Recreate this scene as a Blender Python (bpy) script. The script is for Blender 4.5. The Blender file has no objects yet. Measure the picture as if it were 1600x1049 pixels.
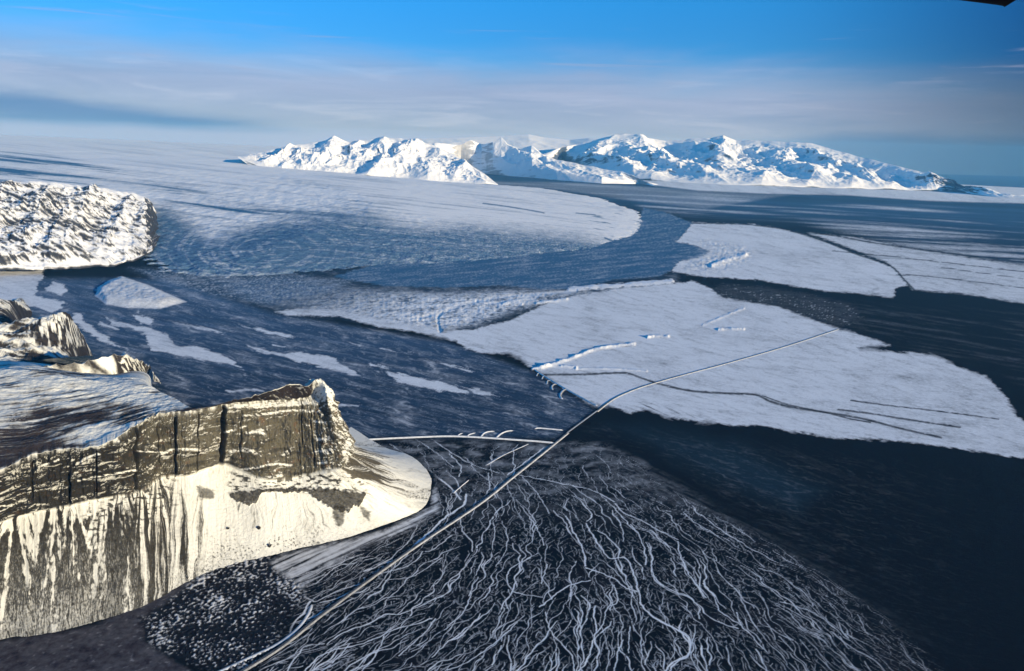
import bpy, bmesh, math, random
import numpy as np
from math import radians, cos, sin, tan, atan2, pi, hypot
from mathutils import Vector, Matrix

random.seed(7)
SC = bpy.context.scene
COL = SC.collection

# ------------------------------------------------------------------ camera
FPX = 1142.0                      # focal length in photo pixels (1600 wide)
PITCH, ROLL, CAMZ = radians(14.7), radians(1.5), 1770.0
Fv = np.array([0, cos(PITCH), -sin(PITCH)])
_r = np.array([1.0, 0, 0]); _u = np.array([0, sin(PITCH), cos(PITCH)])
Rv = cos(ROLL) * _r + sin(ROLL) * _u
Uv = -sin(ROLL) * _r + cos(ROLL) * _u
SUN_EL = radians(10.5)
SUN_DIR = np.array([0.77, -0.63, 0.0]); SUN_DIR /= np.linalg.norm(SUN_DIR)
SUN_DIR = np.array([SUN_DIR[0] * cos(SUN_EL), SUN_DIR[1] * cos(SUN_EL), sin(SUN_EL)])


def ray(px, py):
    px = np.asarray(px, float)[..., None]; py = np.asarray(py, float)[..., None]
    return Fv + (px - 800) / FPX * Rv - (py - 524.5) / FPX * Uv


def at_height(px, py, z=0.0):
    """survey point: where the sight line of a photo pixel meets the level z"""
    d = ray(px, py)
    t = (np.asarray(z, float) - CAMZ) / d[..., 2]
    p = d * t[..., None]
    p[..., 2] = z
    return p


def at_range(px, py, rho):
    """survey point: on the sight line at horizontal range rho"""
    d = ray(px, py)
    t = np.asarray(rho, float) / np.hypot(d[..., 0], d[..., 1])
    p = d * t[..., None]
    p[..., 2] += CAMZ
    return p


def to_px(P):
    q = np.asarray(P, float) - np.array([0, 0, CAMZ])
    w = np.maximum(q @ Fv, 1.0)
    return 800 + FPX * (q @ Rv) / w, 524.5 - FPX * (q @ Uv) / w


# ------------------------------------------------------------------ numpy noise
def _hash(ix, iy, seed):
    h = (ix.astype(np.int64) * 374761393 + iy.astype(np.int64) * 668265263 + seed * 974634777) & 0x7fffffff
    h = ((h ^ (h >> 13)) * 1274126177) & 0x7fffffff
    return (h ^ (h >> 16)) & 0xffff


_ANG = np.arange(65536) / 65536.0 * 2 * pi
_CX, _SX = np.cos(_ANG), np.sin(_ANG)


def perlin(x, y, seed=0):
    x = np.asarray(x, float); y = np.asarray(y, float)
    ix = np.floor(x); iy = np.floor(y)
    fx = x - ix; fy = y - iy
    ix = ix.astype(np.int64); iy = iy.astype(np.int64)
    u = fx * fx * fx * (fx * (fx * 6 - 15) + 10); v = fy * fy * fy * (fy * (fy * 6 - 15) + 10)

    def g(a, b):
        h = _hash(ix + a, iy + b, seed)
        return _CX[h] * (fx - a) + _SX[h] * (fy - b)
    n0 = g(0, 0) * (1 - u) + g(1, 0) * u
    n1 = g(0, 1) * (1 - u) + g(1, 1) * u
    return (n0 * (1 - v) + n1 * v) * 1.45


def fbm(x, y, seed=0, octv=4, gain=0.5, lac=2.03):
    a, s, o = 1.0, 0.0, 0.0
    for k in range(octv):
        o = o + a * perlin(x, y, seed + k * 17)
        s += a; a *= gain
        x = x * lac + 3.7; y = y * lac - 1.9
    return o / s


def ridged(x, y, seed=0, octv=4, gain=0.5, lac=2.05):
    a, s, o, w = 1.0, 0.0, 0.0, 1.0
    for k in range(octv):
        n = 1 - np.abs(perlin(x, y, seed + k * 29))
        n = n * n * w
        w = np.clip(n * 1.6, 0, 1)
        o = o + a * n
        s += a; a *= gain
        x = x * lac + 1.3; y = y * lac + 5.1
    return o / s


def sst(a, b, x):
    t = np.clip((x - a) / (b - a), 0, 1)
    return t * t * (3 - 2 * t)


def sdf(poly, x, y, margin=60.0):
    """signed distance to a polygon, positive inside (clamped to -margin away from it)"""
    P = np.asarray(poly, float)
    out = np.full(x.shape, -margin)
    m = (x > P[:, 0].min() - margin) & (x < P[:, 0].max() + margin) & (y > P[:, 1].min() - margin) & (y < P[:, 1].max() + margin)
    if not m.any():
        return out
    X, Y = x[m], y[m]
    d2 = np.full(X.shape, 1e30); ins = np.zeros(X.shape, bool)
    for i in range(len(P)):
        ax, ay = P[i]; bx, by = P[(i + 1) % len(P)]
        ex, ey = bx - ax, by - ay
        L = ex * ex + ey * ey + 1e-12
        t = np.clip(((X - ax) * ex + (Y - ay) * ey) / L, 0, 1)
        d2 = np.minimum(d2, (X - ax - t * ex) ** 2 + (Y - ay - t * ey) ** 2)
        if ay != by:
            c = ((ay > Y) != (by > Y)) & (X < (bx - ax) * (Y - ay) / (by - ay) + ax)
            ins ^= c
    d = np.sqrt(d2)
    out[m] = np.where(ins, d, np.maximum(-d, -margin))
    return out


def dline(pts, x, y, margin=40.0):
    """distance to an open polyline"""
    P = np.asarray(pts, float)
    out = np.full(x.shape, 1e9)
    m = (x > P[:, 0].min() - margin) & (x < P[:, 0].max() + margin) & (y > P[:, 1].min() - margin) & (y < P[:, 1].max() + margin)
    if not m.any():
        return out
    X, Y = x[m], y[m]
    d2 = np.full(X.shape, 1e30)
    for i in range(len(P) - 1):
        ax, ay = P[i]; bx, by = P[i + 1]
        ex, ey = bx - ax, by - ay
        t = np.clip(((X - ax) * ex + (Y - ay) * ey) / (ex * ex + ey * ey + 1e-12), 0, 1)
        d2 = np.minimum(d2, (X - ax - t * ex) ** 2 + (Y - ay - t * ey) ** 2)
    out[m] = np.sqrt(d2)
    return out


def smooth_line(pts, n=8):
    """Catmull-Rom through 2-D or 3-D points"""
    P = np.asarray(pts, float)
    if len(P) < 3:
        return P
    Q = np.vstack([2 * P[0] - P[1], P, 2 * P[-1] - P[-2]])
    out = []
    for i in range(1, len(Q) - 2):
        for k in range(n):
            t = k / n
            a, b, c, d = Q[i - 1], Q[i], Q[i + 1], Q[i + 2]
            out.append(0.5 * (2 * b + (c - a) * t + (2 * a - 5 * b + 4 * c - d) * t * t + (3 * b - a - 3 * c + d) * t ** 3))
    out.append(P[-1])
    return np.array(out)


# ------------------------------------------------------------------ mesh helpers
def grid_mesh(name, P, mat, attrs=None, smooth=True, cols=None):
    """P: (rows, cols, 3) -> one mesh sheet facing up"""
    n, m = P.shape[:2]
    me = bpy.data.meshes.new(name)
    me.vertices.add(n * m)
    me.vertices.foreach_set('co', P.reshape(-1).astype(np.float32))
    idx = np.arange(n * m).reshape(n, m)
    q = np.stack([idx[:-1, :-1], idx[:-1, 1:], idx[1:, 1:], idx[1:, :-1]], -1).reshape(-1, 4)
    # make the sheet face up
    a, b, c = P[n // 2, m // 2], P[n // 2, m // 2 + 1], P[n // 2 + 1, m // 2]
    if np.cross(b - a, c - a)[2] < 0:
        q = q[:, ::-1]
    me.loops.add(q.size)
    me.loops.foreach_set('vertex_index', q.reshape(-1).astype(np.int32))
    me.polygons.add(len(q))
    me.polygons.foreach_set('loop_start', np.arange(0, q.size, 4, dtype=np.int32))
    if smooth:
        me.polygons.foreach_set('use_smooth', np.ones(len(q), bool))
    for k, v in (attrs or {}).items():
        at = me.attributes.new(k, 'FLOAT', 'POINT')
        at.data.foreach_set('value', v.reshape(-1).astype(np.float32))
    for k, v in (cols or {}).items():
        at = me.attributes.new(k, 'FLOAT_COLOR', 'POINT')
        c4 = np.ones((n * m, 4), np.float32); c4[:, :3] = v.reshape(-1, 3)
        at.data.foreach_set('color', c4.reshape(-1))
    me.update(calc_edges=True)
    me.materials.append(mat)
    o = bpy.data.objects.new(name, me)
    COL.objects.link(o)
    return o


def grid_normals(P):
    du = np.gradient(P, axis=1); dv = np.gradient(P, axis=0)
    N = np.cross(du, dv)
    N /= np.linalg.norm(N, axis=-1, keepdims=True) + 1e-9
    N[N[..., 2] < 0] *= -1
    return N


def bm_obj(name, bm, mat, parent=None, smooth=False):
    me = bpy.data.meshes.new(name)
    bmesh.ops.recalc_face_normals(bm, faces=bm.faces)
    bm.to_mesh(me); bm.free()
    for p in me.polygons:
        p.use_smooth = smooth
    me.materials.append(mat)
    o = bpy.data.objects.new(name, me); COL.objects.link(o)
    if parent:
        o.parent = parent
    return o


def bm_box(bm, c, s, rz=0.0, bevel=0.0):
    r = bmesh.ops.create_cube(bm, size=1.0)
    M = Matrix.Translation(Vector(c)) @ Matrix.Rotation(rz, 4, 'Z') @ Matrix.Diagonal((s[0], s[1], s[2], 1))
    bmesh.ops.transform(bm, matrix=M, verts=r['verts'])
    if bevel:
        ed = list({e for v in r['verts'] for e in v.link_edges})
        bmesh.ops.bevel(bm, geom=ed, offset=bevel, segments=2, affect='EDGES')


def tag(o, label=None, cat=None, group=None, kind=None):
    for k, v in (('label', label), ('category', cat), ('group', group), ('kind', kind)):
        if v:
            o[k] = v
    return o


def structure(o):
    o['kind'] = 'structure'
    return o


# ------------------------------------------------------------------ materials
class NT:
    def __init__(self, name):
        self.m = bpy.data.materials.new(name); self.m.use_nodes = True
        self.t = self.m.node_tree; self.b = self.t.nodes['Principled BSDF']
        self.out = self.t.nodes['Material Output']

    def n(self, typ, **kw):
        x = self.t.nodes.new(typ)
        for k, v in kw.items():
            if k.startswith('i_'):
                x.inputs[k[2:].replace('_', ' ')].default_value = v
            else:
                setattr(x, k, v)
        return x

    def l(self, a, b):
        self.t.links.new(a, b)

    def attr(self, name):
        return self.n('ShaderNodeAttribute', attribute_name=name)

    def math(self, op, a, b=None, clamp=False):
        x = self.n('ShaderNodeMath', operation=op); x.use_clamp = clamp
        for i, v in enumerate((a, b)):
            if v is None:
                continue
            if isinstance(v, (int, float)):
                x.inputs[i].default_value = v
            else:
                self.l(v, x.inputs[i])
        return x.outputs[0]

    def mixc(self, fac, a, b):
        x = self.n('ShaderNodeMix', data_type='RGBA')
        for i, v in ((0, fac), (6, a), (7, b)):
            if isinstance(v, (int, float)):
                x.inputs[i].default_value = v
            elif isinstance(v, tuple):
                x.inputs[i].default_value = (*v, 1) if len(v) == 3 else v
            else:
                self.l(v, x.inputs[i])
        return x.outputs[2]

    def noise(self, scale, detail=4, rough=0.55, vec=None, dist=0.0, dim='3D'):
        x = self.n('ShaderNodeTexNoise'); x.noise_dimensions = dim
        x.inputs['Scale'].default_value = scale; x.inputs['Detail'].default_value = detail
        x.inputs['Roughness'].default_value = rough; x.inputs['Distortion'].default_value = dist
        if vec is not None:
            self.l(vec, x.inputs['Vector'])
        return x.outputs['Fac']

    def ramp(self, fac, lo, hi):
        x = self.n('ShaderNodeMapRange'); x.interpolation_type = 'SMOOTHSTEP'
        self.l(fac, x.inputs[0]); x.inputs[1].default_value = lo; x.inputs[2].default_value = hi
        return x.outputs[0]

    def bump(self, h, strength, dist):
        x = self.n('ShaderNodeBump'); x.inputs['Strength'].default_value = strength
        x.inputs['Distance'].default_value = dist
        self.l(h, x.inputs['Height'])
        self.l(x.outputs[0], self.b.inputs['Normal'])
        return x


def flat_mat(name, col, rough=0.8, var=0.25, scale=2.0, metal=0.0, spec=0.3):
    t = NT(name)
    g = t.n('ShaderNodeTexCoord')
    nz = t.noise(scale, 4, 0.6, g.outputs['Object'])
    c = t.mixc(nz, tuple(x * (1 - var) for x in col), tuple(min(1, x * (1 + var)) for x in col))
    t.l(c, t.b.inputs['Base Color'])
    t.b.inputs['Roughness'].default_value = rough; t.b.inputs['Metallic'].default_value = metal
    t.b.inputs['Specular IOR Level'].default_value = spec
    return t.m


SNOW = (0.80, 0.80, 0.82)


def terrain_mat(name, scales=(0.02, 0.004), k=2.0, bump=(1.0, 3.0), bscale=0.03, white=None):
    """bare colour from attribute 'bare', snow cover from attribute 'snow', broken up by fine noise"""
    t = NT(name)
    geo = t.n('ShaderNodeNewGeometry')
    a = t.attr('snow').outputs['Fac']
    bare = t.attr('bare').outputs['Color']
    n1 = t.noise(scales[0], 5, 0.62, geo.outputs['Position'])
    n2 = t.noise(scales[1], 4, 0.6, geo.outputs['Position'])
    nn = t.math('MULTIPLY', t.math('ADD', n1, n2), 0.5)
    open_ = t.math('MULTIPLY', t.math('MULTIPLY', a, t.math('SUBTRACT', 1.0, a)), 4.0 * k)
    s = t.math('ADD', a, t.math('MULTIPLY', t.math('SUBTRACT', nn, 0.5), open_), clamp=True)
    var = t.mixc(n1, (0.5, 0.5, 0.5), (1.5, 1.5, 1.5))
    mul = t.n('ShaderNodeMix', data_type='RGBA', blend_type='MULTIPLY'); mul.inputs[0].default_value = 1
    t.l(bare, mul.inputs[6]); t.l(var, mul.inputs[7])
    w = white or SNOW
    sn = t.mixc(n1, tuple(c * 0.90 for c in w), w)
    t.l(t.mixc(s, mul.outputs[2], sn), t.b.inputs['Base Color'])
    t.b.inputs['Roughness'].default_value = 0.9
    t.b.inputs['Specular IOR Level'].default_value = 0.03
    nb = t.noise(bscale, 6, 0.65, geo.outputs['Position'])
    t.bump(nb, bump[0], bump[1])
    return t.m



# ------------------------------------------------------------------ sky, sun, air, camera
def build_world():
    w = bpy.data.worlds.new('World'); SC.world = w; w.use_nodes = True
    nt = w.node_tree; N = nt.nodes; L = nt.links
    bg = N['Background']

    def math_(op, a, b=None, clamp=False):
        x = N.new('ShaderNodeMath'); x.operation = op; x.use_clamp = clamp
        for i, v in enumerate((a, b)):
            if v is None:
                continue
            if isinstance(v, (int, float)):
                x.inputs[i].default_value = v
            else:
                L.new(v, x.inputs[i])
        return x.outputs[0]

    def ramp(v, lo, hi, to0=0.0, to1=1.0):
        x = N.new('ShaderNodeMapRange'); x.interpolation_type = 'SMOOTHSTEP'
        L.new(v, x.inputs[0]) if not isinstance(v, (int, float)) else None
        for i, k in ((1, lo), (2, hi), (3, to0), (4, to1)):
            if isinstance(k, (int, float)):
                x.inputs[i].default_value = k
            else:
                L.new(k, x.inputs[i])
        return x.outputs[0]

    def mix(f, a, b, mode='MIX'):
        x = N.new('ShaderNodeMix'); x.data_type = 'RGBA'; x.blend_type = mode
        for i, v in ((0, f), (6, a), (7, b)):
            if isinstance(v, (int, float)):
                x.inputs[i].default_value = v
            elif isinstance(v, tuple):
                x.inputs[i].default_value = (*v, 1)
            else:
                L.new(v, x.inputs[i])
        return x.outputs[2]

    sky = N.new('ShaderNodeTexSky'); sky.sky_type = 'NISHITA'; sky.sun_disc = False
    sky.sun_elevation = SUN_EL
    sky.sun_rotation = atan2(SUN_DIR[0], SUN_DIR[1])
    sky.altitude = 1770; sky.air_density = 1.0; sky.dust_density = 0.3; sky.ozone_density = 2.0
    hs = N.new('ShaderNodeHueSaturation'); hs.inputs['Saturation'].default_value = SKY_SAT
    hs.inputs['Value'].default_value = SKY_VAL
    L.new(sky.outputs[0], hs.inputs['Color'])
    base = mix(1.0, hs.outputs[0], SKY_TINT, 'MULTIPLY')

    tc = N.new('ShaderNodeTexCoord'); sp = N.new('ShaderNodeSeparateXYZ')
    L.new(tc.outputs['Generated'], sp.inputs[0])
    X, Y, Z = sp.outputs
    ahead = math_('MAXIMUM', Y, 0.05)
    az = math_('DIVIDE', X, ahead)                  # tan of the bearing
    el = math_('MULTIPLY', Z, 57.3)                 # elevation in degrees (small angles)

    def cloud_noise(sx, sz, detail, off, rough=0.55):
        c = N.new('ShaderNodeCombineXYZ')
        L.new(math_('MULTIPLY', az, sx), c.inputs[0]); L.new(math_('MULTIPLY', el, sz), c.inputs[1])
        c.inputs[2].default_value = off
        x = N.new('ShaderNodeTexNoise'); x.inputs['Scale'].default_value = 1.0
        x.inputs['Detail'].default_value = detail; x.inputs['Roughness'].default_value = rough
        x.inputs['Distortion'].default_value = 0.6
        L.new(c.outputs[0], x.inputs['Vector'])
        return x.outputs['Fac']

    big = cloud_noise(2.2, 0.22, 4, 1.3)
    fine = cloud_noise(7.0, 1.1, 5, 4.1)
    mid = cloud_noise(3.0, 0.55, 5, 8.7)
    # thin stratus deck over the horizon, ragged upper edge
    elw = math_('ADD', el, math_('MULTIPLY', math_('SUBTRACT', big, 0.5), 4.0))
    elw = math_('ADD', elw, math_('MULTIPLY', math_('SUBTRACT', fine, 0.5), 0.9))
    side = ramp(az, 0.25, 0.75)                     # 0 left/centre .. 1 far right: sky colours dimmed there, imitating lens falloff
    elw = math_('ADD', elw, math_('MULTIPLY', side, 1.6))
    deck = ramp(elw, 7.8, 3.4)
    deck_c = mix(mid, (1.55, 1.95, 3.1), (3.2, 3.4, 4.5))
    deck_c = mix(math_('MULTIPLY', ramp(cloud_noise(5.0, 0.9, 6, 31.7, 0.62), 0.5, 0.72), 0.55), deck_c, (3.7, 3.8, 4.7))
    deck_c = mix(math_('MULTIPLY', ramp(cloud_noise(4.0, 1.3, 6, 51.2, 0.62), 0.52, 0.74), 0.28), deck_c, (1.2, 1.8, 3.1))
    deck_c = mix(side, deck_c, (0.6, 0.85, 1.3))
    base = mix(1.0, base, mix(ramp(el, 4.0, 25.0), (0.62, 0.64, 0.70), (2.9, 2.2, 1.5)), 'MULTIPLY')  # unseen upper sky brightened to add fill light on the snow
    col = mix(1.0, base, mix(side, (1, 1, 1), (0.20, 0.30, 0.42)), 'MULTIPLY')
    col = mix(math_('MULTIPLY', deck, 0.85), col, deck_c)
    # small separate cloud streaks above the deck
    wisps = ramp(cloud_noise(3.6, 1.3, 5, 23.4), 0.56, 0.76)
    band = math_('MULTIPLY', ramp(el, 3.6, 5.0), ramp(el, 9.0, 7.2))
    col = mix(math_('MULTIPLY', math_('MULTIPLY', wisps, band), 0.5), col, (2.5, 2.7, 3.6))
    # clear blue gap under the deck: far left, and over the sea on the far right
    lo_l = ramp(az, 0.05, -0.85, 0.0, 2.7)
    lo_r = ramp(az, 0.10, 0.42, 0.0, 1.1)
    edge = math_('ADD', math_('MULTIPLY', math_('SUBTRACT', fine, 0.5), 1.0), math_('ADD', lo_l, lo_r))
    d = math_('SUBTRACT', edge, el)
    gap = math_('MULTIPLY', ramp(d, -0.5, 0.6), ramp(math_('ADD', lo_l, lo_r), 0.5, 1.5))
    col = mix(math_('MULTIPLY', gap, ramp(az, 0.0, 0.5, 0.72, 0.97)), col, mix(side, (0.45, 1.35, 2.9), (0.05, 0.22, 0.55)))
    # pale haze painted into the sky colour along the ice cap's skyline
    pale = math_('MULTIPLY', ramp(math_('ADD', el, math_('MULTIPLY', math_('SUBTRACT', fine, 0.5), 0.5)), 0.95, 0.1), ramp(az, 0.30, 0.05))
    col = mix(math_('MULTIPLY', pale, 0.85), col, (2.6, 3.2, 4.5))
    L.new(col, bg.inputs['Color'])
    bg.inputs['Strength'].default_value = 0.1

    sd = bpy.data.lights.new('sun', 'SUN'); sd.energy = SUN_POWER; sd.angle = radians(0.5); sd.color = (1.0, 0.90, 0.66)
    so = bpy.data.objects.new('sun', sd); COL.objects.link(so)
    so.rotation_euler = Vector(SUN_DIR).to_track_quat('Z', 'Y').to_euler()

    # air
    bm = bmesh.new()
    bm_box(bm, (0, 36000, 1345), (128000, 82000, 2750))
    m = bpy.data.materials.new('haze_air'); m.use_nodes = True
    t = m.node_tree; t.nodes.remove(t.nodes['Principled BSDF'])
    v = t.nodes.new('ShaderNodeVolumePrincipled')
    v.inputs['Color'].default_value = (*HAZE_COL, 1); v.inputs['Density'].default_value = HAZE_D
    v.inputs['Absorption Color'].default_value = (*HAZE_ABS, 1)
    v.inputs['Anisotropy'].default_value = 0.0
    t.links.new(v.outputs[0], t.nodes['Material Output'].inputs['Volume'])
    tag(bm_obj('haze', bm, m), kind='stuff')

    cd = bpy.data.cameras.new('camera'); cd.lens = 36 * FPX / 1600; cd.sensor_width = 36
    cd.clip_start = 0.5; cd.clip_end = 250000
    co = bpy.data.objects.new('camera', cd); COL.objects.link(co)
    co.matrix_world = Matrix(((Rv[0], Uv[0], -Fv[0], 0), (Rv[1], Uv[1], -Fv[1], 0), (Rv[2], Uv[2], -Fv[2], CAMZ), (0, 0, 0, 1)))
    SC.camera = co
    SC.view_settings.view_transform = 'Standard'; SC.view_settings.look = 'None'
    SC.view_settings.exposure = EXPOSURE; SC.view_settings.gamma = 1
    SC.cycles.max_bounces = 4; SC.cycles.diffuse_bounces = 2; SC.cycles.volume_bounces = 0
    SC.cycles.use_denoising = True


SKY_SAT, SKY_VAL, SKY_TINT = 1.5, 1.0, (0.42, 0.88, 1.3)
SUN_POWER, EXPOSURE = 5.0, 0.7
HAZE_D, HAZE_COL, HAZE_ABS = 0.58e-5, (0.14, 0.50, 1.0), (1.0, 1.0, 1.0)
build_world()

# ------------------------------------------------------------------ the outwash plain
def braid_lines():
    """snow-filled channels: traced main ones + tributaries that run down a hand-set flow and join them"""
    def z(o, pts, k=4.0):
        return [(o[0] + x / k, o[1] + y / k) for x, y in pts]
    A, B, C, D = (700, 787), (1000, 787), (350, 787), (480, 640)
    M = []                                     # (width m, photo points)
    for w, o, k, pts in (
        (12, A, 4, [(740, 80), (790, 190), (830, 260), (855, 340), (860, 390)]),
        (9, A, 4, [(860, 400), (940, 430), (1040, 470), (1100, 520), (1180, 550)]),
        (10, A, 4, [(860, 120), (900, 190), (960, 280), (1010, 345), (1110, 340), (1160, 440), (1190, 540), (1210, 630), (1290, 710), (1400, 770), (1490, 830), (1515, 890), (1490, 960), (1430, 990), (1380, 1060)]),
        (9, A, 4, [(890, 480), (830, 490), (740, 520), (650, 590), (570, 645)]),
        (6, A, 4, [(560, 310), (430, 380), (385, 420), (370, 470), (400, 540), (480, 570), (590, 585)]),
        (8, A, 4, [(920, 640), (910, 700), (930, 780), (900, 880), (880, 960), (850, 1010), (800, 1060)]),
        (6, A, 4, [(610, 680), (640, 790), (720, 890), (780, 960), (790, 1060)]),
        (6, A, 4, [(430, 740), (330, 840), (250, 900), (110, 1000), (0, 1040)]),
        (6, A, 4, [(1090, 850), (1060, 940), (1040, 1060)]), (5, A, 4, [(1130, 770), (1130, 930)]),
        (8, A, 4, [(1140, 130), (1200, 210), (1230, 300), (1240, 380)]),
        (7, A, 4, [(1240, 240), (1270, 330), (1275, 440), (1330, 510), (1420, 560), (1500, 585), (1560, 640), (1575, 720)]),
        (6, A, 4, [(1435, 240), (1460, 350), (1500, 430), (1560, 520), (1600, 590)]),
        (6, A, 4, [(1040, 510), (1060, 610), (1000, 650), (970, 750), (930, 810)]),
        (7, A, 4, [(75, 85), (90, 170), (140, 230), (150, 300)]), (6, A, 4, [(150, 560), (90, 690), (0, 760)]),
        (7, A, 4, [(200, 690), (100, 810), (0, 865)]), (5, A, 4, [(340, 110), (370, 200), (360, 300), (300, 390)]),
        (7, A, 4, [(450, 10), (520, 100), (570, 180), (600, 260)]), (6, A, 4, [(620, 380), (600, 450), (580, 500)]),
        (10, A, 4, [(1050, 0), (1100, 60), (1200, 100), (1340, 180), (1440, 225)]),
        (9, A, 4, [(840, 0), (900, 70), (870, 110)]),
        (10, B, 4, [(0, 620), (60, 690), (150, 750), (240, 790), (300, 830), (318, 890), (290, 950), (210, 990), (150, 1060)]),
        (8, B, 4, [(235, 235), (255, 330), (300, 430), (350, 500), (410, 590)]),
        (8, B, 4, [(60, 250), (75, 330), (75, 420), (130, 500), (220, 550), (300, 580), (370, 640), (420, 700), (540, 760), (610, 780)]),
        (8, B, 4, [(400, 500), (470, 600), (500, 670), (580, 730), (640, 770), (700, 830), (765, 905)]),
        (8, B, 4, [(720, 910), (760, 970), (800, 1060)]), (6, B, 4, [(605, 680), (620, 740), (650, 780)]),
        (8, B, 4, [(385, 890), (400, 970), (430, 1060)]),
        (6, B, 4, [(740, 405), (860, 440), (960, 510), (1050, 580), (1085, 640)]),
        (6, B, 4, [(880, 615), (1000, 650), (1100, 690), (1230, 790)]), (7, B, 4, [(1250, 830), (1300, 905)]),
        (5, B, 4, [(1280, 815), (1400, 870), (1480, 920)]), (5, B, 4, [(1360, 690), (1420, 820)]),
        (5, B, 4, [(750, 560), (790, 640)]), (5, B, 4, [(870, 830), (950, 920)]),
        (8, C, 4, [(1300, 720), (1240, 740), (1060, 790), (960, 840), (840, 880), (680, 920), (570, 980), (500, 1060)]),
        (8, C, 4, [(1370, 570), (1250, 630), (1100, 690), (1000, 700), (880, 760), (760, 800), (640, 880)]),
        (6, C, 4, [(960, 930), (900, 1000), (780, 1050)]), (6, C, 4, [(1320, 720), (1270, 790), (1200, 860), (1090, 950)]),
        (6, C, 4, [(860, 500), (760, 530), (700, 550), (580, 610), (540, 600), (440, 560)]),
        (6, C, 4, [(830, 370), (720, 390), (640, 440), (460, 510)]),
        (7, C, 4, [(1240, 300), (1220, 340), (1130, 400), (1010, 430), (900, 480), (760, 570), (600, 620)]),
        (13, C, 4, [(540, 610), (500, 680), (430, 760), (400, 850)]),
        (6, C, 4, [(1590, 700), (1540, 760), (1450, 830), (1370, 890), (1300, 960)]),
        (5, C, 4, [(520, 520), (600, 480), (640, 440)]), (6, C, 4, [(1000, 830), (940, 960), (860, 1050)]),
        (7, C, 4, [(450, 960), (500, 900), (620, 880)]), (9, C, 4, [(390, 1060), (450, 960)]),
        (6, C, 4, [(1420, 200), (1300, 290), (1260, 300)]), (6, C, 4, [(1360, 340), (1240, 420), (1160, 460), (1000, 480)]),
        (7, D, 3.33, [(430, 180), (520, 240), (640, 320), (760, 420)]), (8, D, 3.33, [(740, 230), (800, 300), (790, 350)]),
        (8, D, 3.33, [(640, 150), (760, 230), (870, 290), (1000, 330)]),
        (20, D, 3.33, [(830, 440), (810, 500), (720, 560), (660, 620), (560, 700)]),
        (16, D, 3.33, [(660, 345), (740, 400), (800, 470)]), (12, D, 3.33, [(1230, 200), (1100, 300), (1040, 340)]),
        (10, D, 3.33, [(1100, 340), (1300, 380), (1480, 420), (1600, 480)]),
        (6, D, 3.33, [(1120, 350), (1200, 440), (1260, 540)]), (7, D, 3.33, [(940, 330), (950, 400), (930, 440)]),
        (6, D, 3.33, [(930, 290), (1010, 240), (1150, 180)]), (6, D, 3.33, [(560, 150), (690, 240), (760, 300)]),
    ):
        M.append((w, z(o, pts, k)))
    return M


FLOW = [((610, 700), (660, 745)), ((700, 700), (730, 770)), ((800, 700), (810, 760)), ((720, 770), (650, 850)), ((660, 810), (560, 850)),
        ((560, 860), (460, 910)), ((640, 880), (540, 930)), ((700, 880), (590, 960)), ((600, 960), (490, 1030)), ((780, 830), (740, 900)),
        ((760, 920), (690, 990)), ((840, 830), (850, 900)), ((860, 900), (830, 960)), ((860, 980), (850, 1040)), ((930, 830), (950, 900)),
        ((950, 920), (940, 1000)), ((880, 730), (920, 790)), ((960, 740), (1060, 800)), ((1000, 830), (1050, 920)), ((1040, 960), (1080, 1040)),
        ((1080, 820), (1150, 890)), ((1130, 920), (1190, 1000)), ((1200, 870), (1300, 940)), ((1260, 960), (1340, 1040)), ((1000, 770), (1120, 830)),
        ((760, 1000), (680, 1049)), ((660, 1000), (560, 1049)), ((1380, 950), (1470, 1020))]


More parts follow.
